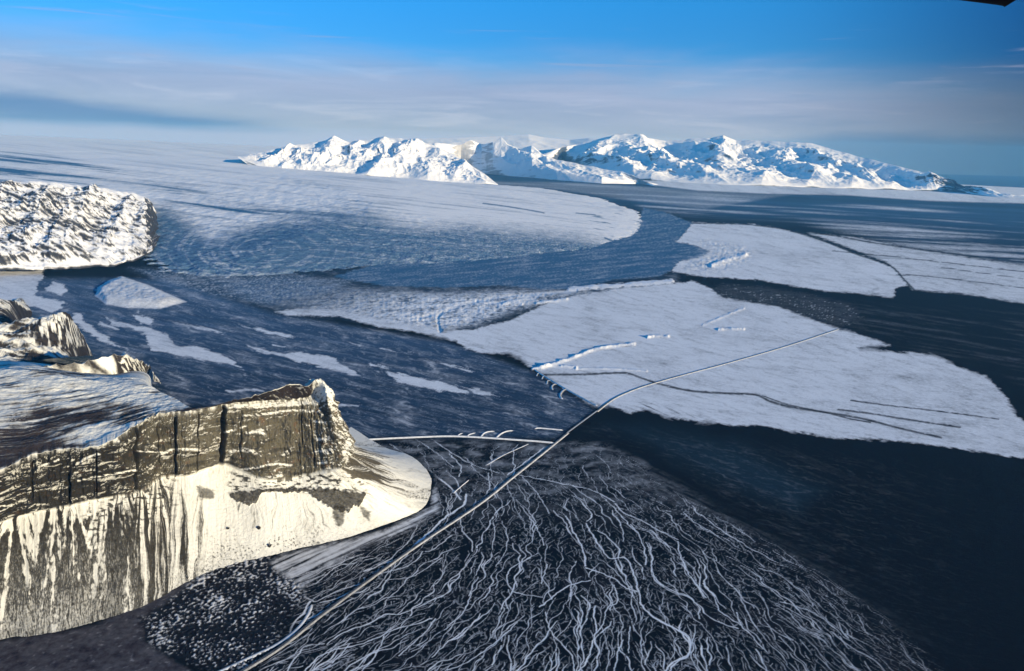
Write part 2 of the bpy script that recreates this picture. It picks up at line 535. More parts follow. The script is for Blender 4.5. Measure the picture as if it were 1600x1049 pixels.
def braid_raster(x0, y0, nx, ny, cell):
    R = np.zeros((ny, nx), np.float32)         # snow amount
    I = -np.ones((ny, nx), np.int32)
    rng = np.random.RandomState(5)
    f0 = at_height([a[0] for a, b in FLOW], [a[1] for a, b in FLOW])[:, :2]
    f1 = at_height([b[0] for a, b in FLOW], [b[1] for a, b in FLOW])[:, :2]
    fd = f1 - f0; fd /= np.linalg.norm(fd, axis=1, keepdims=True); fc = (f0 + f1) / 2

    def stamp(x, y, r, amt):
        """soft discs at (x,y)"""
        k = int(np.ceil(np.max(r) / cell)) + 1
        gx = (x - x0) / cell; gy = (y - y0) / cell
        bx = np.floor(gx).astype(int); by = np.floor(gy).astype(int)
        for dy in range(-k, k + 1):
            for dx in range(-k, k + 1):
                ix, iy = bx + dx, by + dy
                ok = (ix >= 0) & (ix < nx) & (iy >= 0) & (iy < ny)
                d = np.hypot(ix - gx, iy - gy) * cell
                v = np.clip(1.0 - (d - r) / (cell * 1.0), 0, 1) * amt
                np.maximum.at(R, (iy[ok], ix[ok]), v[ok].astype(np.float32))

    n_id = [0]

    def mark(path):
        ix = ((path[:, 0] - x0) / cell).astype(int); iy = ((path[:, 1] - y0) / cell).astype(int)
        ok = (ix >= 1) & (ix < nx - 1) & (iy >= 1) & (iy < ny - 1)
        for dy in (-1, 0, 1):
            for dx in (-1, 0, 1):
                I[iy[ok] + dy, ix[ok] + dx] = n_id[0]
        n_id[0] += 1

    for w, pts in braid_lines():
        W = at_height([p[0] for p in pts], [p[1] for p in pts])[:, :2]
        S = smooth_line(W, 24)
        seg = np.linalg.norm(np.diff(S, axis=0), axis=1); L = np.concatenate([[0], np.cumsum(seg)])
        n = max(4, int(L[-1] / 3.0)); t = np.linspace(0, L[-1], n)
        S = np.stack([np.interp(t, L, S[:, 0]), np.interp(t, L, S[:, 1])], 1)
        wob = fbm(S[:, 0] / 45.0, S[:, 1] / 45.0, 3, 3) * 9.0
        wob2 = fbm(S[:, 0] / 45.0, S[:, 1] / 45.0, 8, 3) * 9.0
        S = S + np.stack([wob, wob2], 1)
        rr = w * 0.31 * (0.75 + 0.6 * fbm(t / 60.0, t * 0 + w, 11, 3))
        stamp(S[:, 0], S[:, 1], np.maximum(rr, 0.8), np.ones(n))
        mark(S)
    # tributaries: seeds all over the fan, traced down the flow until they meet a channel
    fan = [(560, 690), (700, 684), (870, 690), (930, 690), (1010, 725), (1080, 780), (1190, 830), (1330, 920), (1480, 1060), (380, 1060), (440, 1010), (470, 930), (425, 890), (560, 850), (675, 800), (682, 745), (640, 712)]
    seeds = 8000
    sp = np.stack([rng.uniform(400, 1480, seeds), 690 + 370 * rng.uniform(0, 1, seeds) ** 0.75], 1)
    sp = sp[sdf(fan, sp[:, 0], sp[:, 1]) > 0]
    W = at_height(sp[:, 0], sp[:, 1])[:, :2]
    step = 3.2
    order = np.arange(len(W)); n_long = 520
    for q in order:
        lead = q < n_long
        p = W[q].copy(); path = []
        phase = rng.randint(1000); side = rng.choice([-1, 1]) * rng.uniform(0.3, 1.0)
        width = rng.choice([0.3, 0.6, 1.0, 1.5], p=[.45, .33, .16, .06])
        nmax = int(rng.choice([14, 28, 50, 90], p=[.3, .34, .26, .1]))
        if lead:
            width = rng.choice([0.6, 1.2, 2.0, 3.0], p=[.32, .34, .22, .12]); nmax = int(rng.uniform(50, 190)); side *= 0.5
        ix, iy = int((p[0] - x0) / cell), int((p[1] - y0) / cell)
        if not (2 < ix < nx - 3 and 2 < iy < ny - 3) or I[iy - 2:iy + 3, ix - 2:ix + 3].max() >= 0:
            continue
        d2 = ((fc - p) ** 2).sum(1) + 150.0 ** 2
        wgt = 1 / d2 ** 1.5
        base = (fd * wgt[:, None]).sum(0)
        ba = atan2(base[1], base[0])
        hit = False
        for k in range(nmax):
            a = ba + side * max(0.0, 1 - k / (0.75 * nmax)) + (0.62 if lead else 0.45) * float(perlin(np.array([p[0] / 58.0]), np.array([p[1] / 58.0]), 41)[0]) + (0.55 if lead else 0.38) * float(perlin(np.array([k * (0.09 if lead else 0.16)]), np.array([phase * 3.1]), 9)[0])
            p = p + step * np.array([cos(a), sin(a)])
            ix, iy = int((p[0] - x0) / cell), int((p[1] - y0) / cell)
            if not (2 < ix < nx - 3 and 2 < iy < ny - 3):
                break
            path.append(p.copy())
            if I[iy, ix] >= 0 and not (lead and k < 30 or lead and rng.uniform() < 0.93):
                hit = True
                break
        if len(path) < 5:
            continue
        path = np.array(path); n = len(path)
        tw = np.linspace(0.45, 1.0, n) if hit else np.sin(np.linspace(0.15, pi - 0.15, n)) ** 0.5
        tw = tw * (0.75 + 0.7 * fbm(np.arange(n) * 0.07, np.full(n, phase * 0.9), 15, 3))
        amt = 0.95 if lead else rng.choice([0.26, 0.55, 0.9], p=[.35, .35, .3])
        brk = np.where(fbm(np.arange(n) * 0.11, np.full(n, phase * 1.7), 5, 2) > -0.42, 1.0, 0.25)
        stamp(path[:, 0], path[:, 1], width * tw, amt * brk * np.ones(n))
        mark(path)
    return R


def bilinear(R, x0, y0, cell, x, y):
    gx = (x - x0) / cell; gy = (y - y0) / cell
    ok = (gx > 0) & (gx < R.shape[1] - 2) & (gy > 0) & (gy < R.shape[0] - 2)
    o = np.zeros(x.shape)
    a, b = gx[ok], gy[ok]
    i, j = a.astype(int), b.astype(int); fx, fy = a - i, b - j
    o[ok] = (R[j, i] * (1 - fx) + R[j, i + 1] * fx) * (1 - fy) + (R[j + 1, i] * (1 - fx) + R[j + 1, i + 1] * fx) * fy
    return o


SNOW_MAIN = [(430, 487), (450, 493), (530, 494), (562, 503), (600, 512), (640, 517), (690, 527), (712, 533), (730, 545), (752, 552), (800, 553), (818, 562), (825, 573), (845, 582), (880, 606), (930, 634), (955, 634),
             (985, 645), (1010, 640), (1040, 652), (1100, 659), (1150, 665), (1185, 664), (1240, 675), (1300, 685), (1360, 686), (1410, 690), (1470, 697), (1530, 706), (1595, 716), (1680, 722), (1700, 690),
             (1612, 668), (1588, 650), (1572, 620), (1556, 604), (1540, 588), (1500, 575), (1475, 560), (1440, 552), (1410, 551), (1375, 548), (1340, 544), (1360, 540), (1390, 540), (1366, 530), (1308, 513),
             (1265, 498), (1240, 488), (1215, 479), (1170, 472), (1130, 465), (1118, 458), (1112, 452), (1085, 440), (1020, 446), (960, 452), (900, 462), (850, 476), (800, 500), (740, 515), (690, 518), (640, 500), (560, 480), (500, 478)]
SNOW_FAR = [(1052, 425), (1085, 430), (1110, 433), (1190, 438), (1240, 447), (1290, 455), (1340, 458), (1395, 466), (1400, 450), (1418, 446), (1396, 420), (1370, 408), (1330, 394), (1290, 378), (1255, 366), (1220, 358), (1180, 351), (1110, 349), (1082, 347), (1072, 362), (1056, 378), (1085, 384), (1108, 393), (1096, 402), (1062, 408), (1050, 418)]
SNOW_RIGHT = [(1262, 364), (1300, 377), (1345, 394), (1390, 412), (1412, 436), (1425, 452), (1450, 455), (1500, 458), (1600, 474), (1720, 480), (1720, 425), (1600, 415), (1520, 404), (1420, 388), (1340, 372)]
SNOW_COAST = [(900, 268), (1000, 287), (1090, 298), (1200, 303), (1320, 305), (1450, 314), (1600, 318), (1750, 325), (1750, 285), (1500, 285), (1200, 268)]
PATCHES = [
    [(-80, 404), (0, 410), (70, 416), (68, 434), (56, 446), (58, 462), (75, 468), (100, 470), (96, 482), (82, 488), (55, 480), (0, 470), (-80, 470)],
    [(72, 450), (85, 440), (102, 446), (103, 456), (95, 462), (72, 455)],
    [(112, 492), (128, 489), (131, 500), (160, 522), (195, 545), (220, 553), (213, 551), (160, 534), (128, 512), (114, 503)],
    [(165, 496), (185, 503), (240, 514), (262, 523), (258, 519), (275, 540), (305, 540), (345, 553), (382, 578), (350, 568), (300, 560), (262, 552), (236, 548), (228, 525), (200, 512), (175, 508)],
    [(152, 508), (185, 516), (180, 510), (158, 502)],
    [(207, 492), (230, 495), (241, 502), (238, 508), (220, 506), (212, 500)],
    [(287, 506), (318, 511), (354, 519), (352, 522), (320, 517)],
    [(384, 539), (405, 544), (445, 553), (470, 549), (498, 553), (526, 562), (528, 568), (545, 574), (562, 587), (550, 589), (534, 582), (500, 574), (462, 564), (440, 556), (400, 549)],
    [(425, 537), (440, 541), (452, 544), (430, 542)],
    [(601, 580), (640, 586), (690, 597), (714, 604), (733, 615), (690, 612), (640, 603), (616, 593)],
    [(722, 604), (745, 608), (782, 619), (745, 617)],
    [(684, 567), (710, 572), (743, 580), (735, 581), (700, 574)],
    [(576, 565), (600, 573), (612, 576), (598, 577), (582, 570)], [(373, 508), (420, 516), (470, 528), (440, 527), (395, 514)],
    [(545, 534), (566, 539), (560, 540)], [(595, 546), (645, 552), (620, 551)], [(355, 610), (400, 608), (413, 611), (360, 613)],
    [(516, 632), (570, 632), (566, 634), (520, 635)],
]
LAGOON = [(1005, 325), (1040, 332), (1070, 344), (1082, 349), (1072, 362), (1056, 378), (1085, 384), (1108, 393), (1096, 402), (1062, 408), (1050, 422), (1030, 432), (960, 437), (900, 452), (850, 452), (780, 446), (700, 450), (600, 447), (520, 432), (600, 410), (700, 406), (780, 398), (850, 390), (910, 385), (950, 374), (990, 358), (1000, 340)]
SLUSH = [(1112, 450), (1130, 443), (1190, 447), (1260, 458), (1330, 474), (1350, 500), (1310, 512), (1260, 497), (1210, 478), (1150, 470), (1120, 460)]
MORAINE = [(330, 440), (430, 432), (520, 440), (600, 450), (700, 455), (800, 450), (900, 452), (980, 446), (1060, 436), (1040, 446), (960, 455), (880, 468), (800, 490), (740, 512), (690, 520), (600, 503), (520, 488), (430, 483), (380, 470)]
MORAINE_EAST = [(1055, 420), (1075, 405), (1110, 392), (1080, 380), (1090, 368), (1160, 380), (1190, 392), (1170, 410), (1140, 425), (1100, 430)]
FAN = [(556, 690), (640, 686), (740, 684), (850, 690), (900, 684), (955, 694), (1010, 722), (1050, 765), (1130, 805), (1250, 870), (1380, 960), (1500, 1060), (1500, 1120), (360, 1120), (400, 1050), (440, 1010), (470, 930), (425, 890), (560, 850), (675, 800), (682, 745), (640, 712)]
SPECKLE = [(215, 965), (225, 985), (240, 1010), (300, 1035), (345, 1049), (400, 1040), (430, 1003), (450, 960), (478, 935), (460, 905), (428, 895), (420, 872), (385, 868), (330, 885), (290, 915), (260, 940)]
HEATH = [(-250, 1030), (0, 1000), (150, 975), (290, 905), (350, 888), (390, 880), (350, 900), (290, 925), (240, 960), (225, 1000), (300, 1049), (300, 1130), (-250, 1130)]
MOUND = [(148, 462), (152, 450), (170, 438), (190, 432), (230, 445), (292, 472), (250, 483), (200, 482), (165, 476)]


def build_ground():
    na, nr = 1860, 1120
    az = np.radians(np.linspace(-48, 48, na))
    v0, v1 = FPX * tan(radians(1.12)), FPX * tan(radians(47.0))
    v0 = FPX * tan(radians(1.45) - PITCH); v1 = FPX * tan(radians(47.0) - PITCH)
    tt = np.linspace(0, 1, nr)
    dep = PITCH + np.arctan((v1 + (v0 - v1) * (0.78 * tt + 0.22 * tt ** 2)) / FPX)
    rho = CAMZ / np.tan(dep)
    A, RH = np.meshgrid(az, rho)
    X, Y = RH * np.sin(A), RH * np.cos(A)
    P = np.stack([X, Y, np.zeros_like(X)], -1)
    px, py = to_px(P)
    n_s = fbm(X / 60, Y / 60, 1, 4); n_m = fbm(X / 260, Y / 260, 2, 4); n_l = fbm(X / 1400, Y / 1400, 3, 4)
    lr = np.log(RH) * 9
    n_e = fbm(A * 130, lr * 14, 4, 4)                     # detail that keeps its size with distance
    n_f = fbm(A * 420, lr * 46, 5, 3)
    qx = px + 5 * n_e + 2.2 * n_f; qy = py + 3.0 * fbm(A * 110 + 40, lr * 12, 6, 4) + 0.8 * n_f

    def reg(poly, soft=1.2, x=qx, y=qy):
        return sst(-soft, soft, sdf(poly, x, y))
    snow = np.zeros_like(X); Z = np.zeros_like(X)
    bare = np.empty(X.shape + (3,)); bare[:] = (0.0038, 0.0042, 0.006)

    # wind streaks on the plains, thin snow
    st = fbm(px / 150, (py - 0.20 * px) / 5.0, 21, 4); st2 = fbm(px / 60, (py - 0.25 * px) / 2.6, 22, 4)
    river = sst(0, 12, sdf([(-100, 430), (250, 430), (430, 485), (700, 530), (830, 575), (940, 640), (870, 690), (560, 690), (480, 640), (-100, 640)], px, py))
    wxx = px + 16 * fbm(px / 70, py / 18, 81, 3); wyy = py + 5 * fbm(px / 50 + 9, py / 16, 82, 3)
    thr = ridged(wxx / 95, (wyy - 0.24 * wxx) / 11, 83, 3); thr2 = ridged(wxx / 40, (wyy - 0.30 * wxx) / 6, 84, 3)
    mott = fbm(wxx / 60, (wyy - 0.22 * wxx) / 13, 85, 5)
    snow = np.maximum(snow, river * (0.20 * sst(-0.1, 0.6, mott) + 0.30 * sst(0.70, 0.9, thr) * sst(-0.3, 0.3, mott) + 0.16 * sst(0.7, 0.9, thr2)))
    snow = np.maximum(snow, 0.55 * river * (0.26 * sst(0.05, 0.6, st2 + 0.7 * st) + 0.6 * sst(0.5, 0.62, st2 * 0.8 + 0.55 * st)))
    bare = bare + (river * (0.9 + 0.4 * st))[..., None] * np.array([0.024, 0.050, 0.090]) * (1 + 0.7 * sst(620, 500, py))[..., None]  # blue haze of the middle distance put into the bare colour
    # far right plain: long streaks parallel to the coast
    farp = sst(0, 14, sdf([(940, 290), (1100, 300), (1720, 322), (1720, 440), (1420, 392), (1240, 352), (1080, 345), (1000, 330)], px, py, 80))
    fs = fbm(px / 260, (py - 0.055 * px) / 4.2, 23, 5); fs2 = fbm(px / 420, (py - 0.06 * px) / 11.0, 24, 3)
    snow = np.maximum(snow, farp * sst(-0.25, 0.55, fs * 0.9 + fs2 * 0.6 - 0.30 * sst(330, 290, py - 0.03 * (px - 1000)) + 0.45 * sst(325, 370, py - 0.06 * (px - 1100)) - 0.25 * sst(1300, 1600, px) - 0.12) * 0.8)
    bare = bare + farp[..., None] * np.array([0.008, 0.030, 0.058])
    bare = bare + (sst(17000, 26000, RH) * (0.8 + 0.5 * fs))[..., None] * np.array([0.022, 0.060, 0.105])  # bluer with range: distance haze put into the ground colour
    fp2 = sst(0, 6, sdf([(700, 280), (900, 284), (1100, 296), (1250, 304), (1100, 330), (960, 312), (850, 296), (740, 290)], px, py))
    snow = np.maximum(snow, fp2 * (0.22 + 0.4 * sst(-0.1, 0.5, fs)))
    # dark field: faint streaks
    dk = sst(0, 40, sdf([(900, 650), (1680, 735), (1700, 1120), (1420, 1120), (1250, 880), (1020, 720), (900, 690)], px, py, 120))
    ds = fbm((px - 1.6 * py) / 260, (py - 0.42 * px) / 9.0, 25, 4)
    rd = sst(0, 25, sdf([(1110, 440), (1400, 470), (1720, 480), (1720, 700), (1560, 590), (1380, 545), (1200, 478)], px, py, 80))
    snow = np.maximum(snow, rd * 0.075 * sst(-0.1, 0.6, fbm((px - 0.5 * py) / 120, (py - 0.16 * px) / 5.0, 67, 4)))
    wet_refl = sst(0, 60, sdf([(880, 690), (920, 650), (1000, 640), (1160, 670), (1330, 760), (1250, 830), (1080, 760), (960, 690)], px, py, 90))
    bare = bare + (wet_refl * (1 + 0.5 * ds))[..., None] * np.array([0.008, 0.022, 0.034])  # bluish water reflection painted into the bare colour beside the river
    snow = np.maximum(snow, np.maximum(dk, rd) * (0.05 * sst(0.66, 0.9, thr) + 0.03 * sst(0.68, 0.9, thr2)) * sst(1650, 1000, px))
    snow = np.maximum(snow, dk * 0.05 * sst(0.05, 0.6, ds) * sst(1600, 1000, px))
    edge = sst(0, 55, sdf([(860, 690), (950, 690), (1020, 715), (1140, 790), (1260, 850), (1420, 950), (1560, 1060), (1450, 1060), (1250, 900), (1080, 810), (950, 760)], px, py, 80))
    snow = np.maximum(snow, edge * 0.36 * sst(-0.35, 0.5, ds + 0.5 * fbm((px) / 30, (py - 0.55 * px) / 4.0, 26, 3)) * sst(1500, 950, px))

    efr = (0.8 + 6.0 * sst(0.0, 0.5, fbm(px / 70, py / 30, 68, 3))) * fbm((px - 0.5 * py) / 38, (py - 0.30 * px) / 4.0, 65, 4)
    snow = np.maximum(snow, np.clip(0.5 + (sdf(SNOW_MAIN, qx, qy) + efr * sst(470, 560, py)) / (2.6 + 9 * sst(0.0, 0.5, fbm(px / 55 + 3, py / 24, 86, 3)) * sst(480, 560, py)), 0, 1))
    m_far = reg(SNOW_FAR, 1.3); snow = np.maximum(snow, m_far)
    fade = sst(1330, 1420, px) * sst(0.1, -0.3, fbm(px / 25, py / 10, 27, 4) + sst(455, 430, py) * 1.2)
    snow = np.where((m_far > 0.3) & (fade > 0), snow * (1 - 0.8 * fade), snow)
    m_r = reg(SNOW_RIGHT, 2.0) * sst(-0.75, -0.1, fs + 0.55 * sst(390, 430, py - 0.05 * (px - 1300)))
    snow = np.maximum(snow, 0.9 * m_r)
    snow = np.maximum(snow, 0.95 * reg(SNOW_COAST, 1.2, px + 6 * n_e, py + 0.8 * n_e))
    wx_ = 7 * fbm(A * 38, lr * 5, 63, 3); wy_ = 2.6 * fbm(A * 34, lr * 5, 64, 3)
    for p in PATCHES:
        snow = np.maximum(snow, 0.94 * sst(-1.3, 1.3, -0.4 + 4.2 * fbm((px - 0.3 * py) / 26, (py - 0.26 * px) / 2.6, 66, 4) + sdf(p, px + wx_ + 3 * n_e + n_f, py + wy_ + 1.3 * fbm(A * 110 + 40, lr * 12, 6, 4) + 0.5 * n_f)))
    # wind-scoured tone of the white plain
    sc_ = fbm((px - 0.4 * py) / 120, (py - 0.10 * px) / 4.5, 61, 4); sc2 = fbm(px / 45, (py - 0.3 * px) / 5.0, 62, 4)
    snow = snow * np.where(snow > 0.6, 1 - 0.17 * sst(-0.1, 0.6, fbm(px / 110, (py - 0.06 * px) / 26, 69, 4)) - 0.13 * sst(-0.1, 0.6, sc_) - 0.14 * sst(0.0, 0.6, sc2) - 0.10 * sst(-0.1, 0.6, n_f + 0.6 * sc2), 1.0)
    snow = snow * np.where(snow > 0.45, 1 - (0.16 * sst(0.72, 0.92, thr) + 0.10 * sst(0.72, 0.9, thr2)), 1.0)
    # thin dark meltwater threads across the snow
    for pts, w in (([(845, 586), (920, 585), (975, 583), (1000, 590), (1030, 600), (1080, 611), (1140, 615), (1180, 617), (1205, 628), (1240, 637), (1300, 646), (1350, 655), (1400, 668), (1470, 684)], 1.6),
                   ([(1190, 618), (1230, 632), (1290, 645), (1330, 655), (1360, 660)], 1.0), ([(1310, 640), (1370, 648), (1420, 656), (1500, 668)], 1.4), ([(1330, 626), (1390, 634), (1460, 642), (1560, 655)], 1.0),
                   ([(1235, 360), (1290, 378), (1340, 398), (1390, 415), (1412, 436), (1440, 466), (1446, 478)], 1.3), ([(1060, 349), (1150, 350), (1230, 358), (1300, 368), (1400, 385), (1600, 410)], 1.1),
                   ([(1400, 430), (1450, 432), (1600, 450)], 0.7), ([(1470, 418), (1600, 436)], 0.6), ([(1300, 392), (1420, 404), (1600, 425)], 0.6)):
        d = dline(smooth_line(pts, 6), px + 3 * n_e, py + 1.2 * n_e)
        snow = snow * (1 - 0.85 * sst(w * 1.5, w * 0.5, d) * sst(-0.5, 0.0, n_e + 0.2))
    snow = snow * (1 - 0.10 * sst(1150, 1600, px) * sst(470, 640, py))  # lens falloff painted in: snow cover dimmed toward the lower right
    # shallow dark tongues at the snow's lower edge
    tg = sst(0, 18, sdf([(960, 640), (1010, 620), (1060, 632), (1100, 650), (1100, 662), (1000, 650)], px, py)) * sst(0.05, 0.4, fbm((px - py) / 30, (py - 0.45 * px) / 3.5, 28, 3))
    snow = snow * (1 - 0.8 * tg)

    # lagoon and slush: flat grey ice
    lg = reg(LAGOON, 1.5)
    lgs = fbm(px / 60, (py + 0.10 * px) / 3.5, 31, 4); lgf = fbm(A * 300, lr * 60, 32, 3)
    snow = snow * (1 - lg) + lg * 0.30 * sst(-0.2, 0.6, lgs * 0.7 + lgf * 0.6)
    bare = bare * (1 - lg[..., None]) + lg[..., None] * np.array([0.042, 0.120, 0.215])  # haze blue put into the lagoon's ice colour too
    sl = sst(-3, 7, sdf(SLUSH, qx + 10 * n_e, qy + 4 * n_e))
    snow = snow * (1 - sl) + sl * (0.05 + 0.42 * sst(0.25, 0.6, lgf + 0.5 * mott)); Z += sl * 3 * lgf
    # moraine: hummocks with snow between
    for poly, hgt in ((MORAINE, 9.0), (MORAINE_EAST, 13.0)):
        mo = sst(-5, 14, sdf(poly, qx + 6 * n_e, qy + 5 * n_e))
        bare = bare + (mo * (0.8 + 0.6 * n_e))[..., None] * np.array([0.018, 0.044, 0.078])
        hum = 0.9 * fbm(A * 62, lr * 9, 33, 5) + 0.5 * (ridged(A * 150, lr * 22, 38, 3) - 0.45)
        Z += mo * hgt * hum
        ms = sst(-0.35, 0.40, 0.8 * fbm(A * 120, lr * 15, 34, 4) + 0.5 * fbm(A * 30, lr * 4, 35, 3) + 0.22)
        if poly is MORAINE_EAST:
            ms = np.maximum(ms, 0.75)
        else:
            ms = ms * (0.16 + 0.84 * sst(450, 760, px + 2.2 * (py - 450))) * (0.75 + 0.25 * sst(440, 470, py))
        snow = snow * (1 - mo) + mo * ms
    for pts in ([(687, 518), (684, 495), (700, 485), (720, 477), (745, 470)], [(690, 516), (665, 508), (655, 498), (690, 488)], [(745, 470), (800, 462), (900, 455)]):
        d = dline(smooth_line(pts, 6), px, py)
        k = sst(3.2, 1.0, d); snow = np.maximum(snow, 0.85 * k); Z -= 4 * k
    # dark ground in front of the ice
    df_ = 1
    df = sst(-3, 6, sdf([(200, 418), (420, 425), (560, 436), (520, 455), (420, 478), (330, 462), (250, 440)], qx, qy))
    snow = np.maximum(snow, df * 0.42 * sst(-0.2, 0.5, lgf + 0.4 * lgs))
    bare = bare + (df * (1 - lg) * (0.8 + 0.5 * lgs))[..., None] * np.array([0.022, 0.050, 0.085])
    bl = sst(-6, 12, sdf([(200, 420), (600, 410), (1060, 425), (1060, 452), (900, 462), (740, 520), (430, 492), (300, 470)], qx, qy)) * (1 - lg)
    bare = bare + (bl * (0.9 + 0.6 * lgs))[..., None] * np.array([0.014, 0.032, 0.055])
    snow = np.maximum(snow, bl * 0.22 * sst(-0.1, 0.5, mott + 0.4 * n_e))
    # snow hillock on the river plain
    mo = sdf(MOUND, px + 2 * n_e, py + 1 * n_e); k = sst(-1, 10, mo)
    Z += 45 * k * (1 + 0.35 * n_e); snow = np.maximum(snow, sst(-1, 1, mo) * (0.74 + 0.22 * fbm(px / 40, (py + 0.3 * px) / 6, 36, 3)))
    # drifts and scarps on the white plain
    for pts, h, w in (([(845, 575), (862, 569), (882, 563), (905, 555), (925, 547), (945, 543), (968, 540), (990, 538)], 11, 2.2), ([(1012, 527), (1028, 525), (1044, 526)], 12, 1.5), ([(1122, 515), (1140, 514), (1162, 514)], 11, 1.4),
                      ([(832, 577), (850, 573), (870, 571), (900, 575)], 10, 2.0), ([(1098, 508), (1130, 495), (1162, 482)], 4, 1.6), ([(900, 577), (940, 576), (980, 578), (1010, 580)], 5, 1.2),
                      ([(838, 474), (870, 470), (885, 468)], 9, 2.0), ([(890, 452), (930, 449), (1000, 444), (1050, 440)], 7, 3.5), ([(780, 478), (800, 472), (815, 476)], 8, 2.4), ([(1112, 415), (1140, 405), (1165, 398)], 18, 3.0)):
        d = dline(smooth_line(pts, 6), px + 1.5 * n_f, py + 1.2 * n_e, 30)
        k = np.exp(-(d / w) ** 2) * (0.35 + 1.3 * np.clip(0.4 + fbm(A * 70, lr * 9, 37, 3), 0, 1.2))
        Z += h * k; snow = np.maximum(snow, sst(0.15, 0.4, k))

    # foreground fan with its braided channels
    cell = 1.7
    x0, y0, x1, y1 = -1500.0, 1900.0, 2300.0, 4700.0
    R = braid_raster(x0, y0, int((x1 - x0) / cell), int((y1 - y0) / cell), cell)
    br = bilinear(R, x0, y0, cell, X + 1.5 * n_s, Y + 1.5 * fbm(X / 25, Y / 25, 51, 2))
    fan = sst(-4, 10, sdf(FAN, px, py))
    right_fade = sst(1560, 1060, px + 0.15 * (py - 800))
    fine = ridged(X / 34, Y / 46, 52, 3)                  # hair-thin rills
    rill = sst(0.66, 0.86, fine) * sst(-0.35, 0.35, fbm(X / 190, Y / 190, 53, 3) + 0.08)
    far_fan = sst(760, 690, py)
    thin = sst(-0.1, 0.55, fbm((px - 0.6 * py) / 40, (py + 0.1 * px) / 10, 54, 4) + 0.15) * 0.24 * sst(840, 700, py)
    f_snow = np.maximum(br * (0.35 + 0.65 * right_fade), np.maximum(0.30 * rill * (0.3 + 0.7 * right_fade) * (1 - 0.5 * far_fan), thin))
    snow = np.maximum(snow, fan * f_snow)
    Z -= fan * 0.35 * br
    Z += fan * 0.6 * n_s
    bare = bare + (fan * sst(-0.1, 0.5, n_m))[..., None] * np.array([0.006, 0.004, 0.004])
    # drifted corner below the talus
    dr = sst(-3, 8, sdf([(418, 880), (440, 865), (500, 852), (600, 828), (672, 792), (680, 745), (690, 800), (640, 830), (560, 860), (500, 895), (465, 930), (440, 905)], qx, qy))
    snow = np.maximum(snow, dr * sst(-0.35, 0.35, fbm((px + py) / 50, (py + 0.45 * px) / 5.5, 55, 4) + 0.1) * 0.9)
    # speckled birch flat and heath at the mountain's foot
    sp = sst(-9, 12, sdf(SPECKLE, qx + 8 * n_m, qy + 6 * n_s))
    spn = fbm(A * 190, lr * 19, 56, 3) + 0.55 * fbm(X / 120, Y / 120, 57, 3) + 0.10 * sst(1000, 900, py)
    snow = snow * (1 - sp) + sp * sst(0.12, 0.5, spn) * 0.9
    Z += sp * 5 * np.clip(spn, -0.3, 1)
    bare = bare * (1 - sp[..., None]) + sp[..., None] * np.array([0.012, 0.012, 0.016])
    ht = sst(-3, 8, sdf(HEATH, qx, qy)) * (1 - sp)
    snow = snow * (1 - ht) + ht * (0.05 + 0.22 * sst(0.2, 0.7, fbm(A * 90, lr * 14, 58, 4)))
    bare = bare * (1 - ht[..., None]) + ht[..., None] * np.array([0.026, 0.019, 0.026])
    # open water on the far right: the sea takes over beyond the coast
    P[..., 2] = Z
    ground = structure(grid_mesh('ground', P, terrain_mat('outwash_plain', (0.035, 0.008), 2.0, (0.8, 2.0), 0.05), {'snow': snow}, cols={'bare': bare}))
    return ground


build_ground()

# ------------------------------------------------------------------ the outlet glacier and ice cap
GL_PX = [(-420, 360), (0, 360), (180, 380), (228, 406), (262, 424), (330, 432), (420, 430), (500, 424), (600, 414), (700, 411), (780, 404), (850, 396), (910, 391), (945, 382), (968, 374), (990, 368), (1003, 352), (1000, 332), (975, 322), (945, 311), (910, 304), (860, 296), (800, 291), (740, 288)]


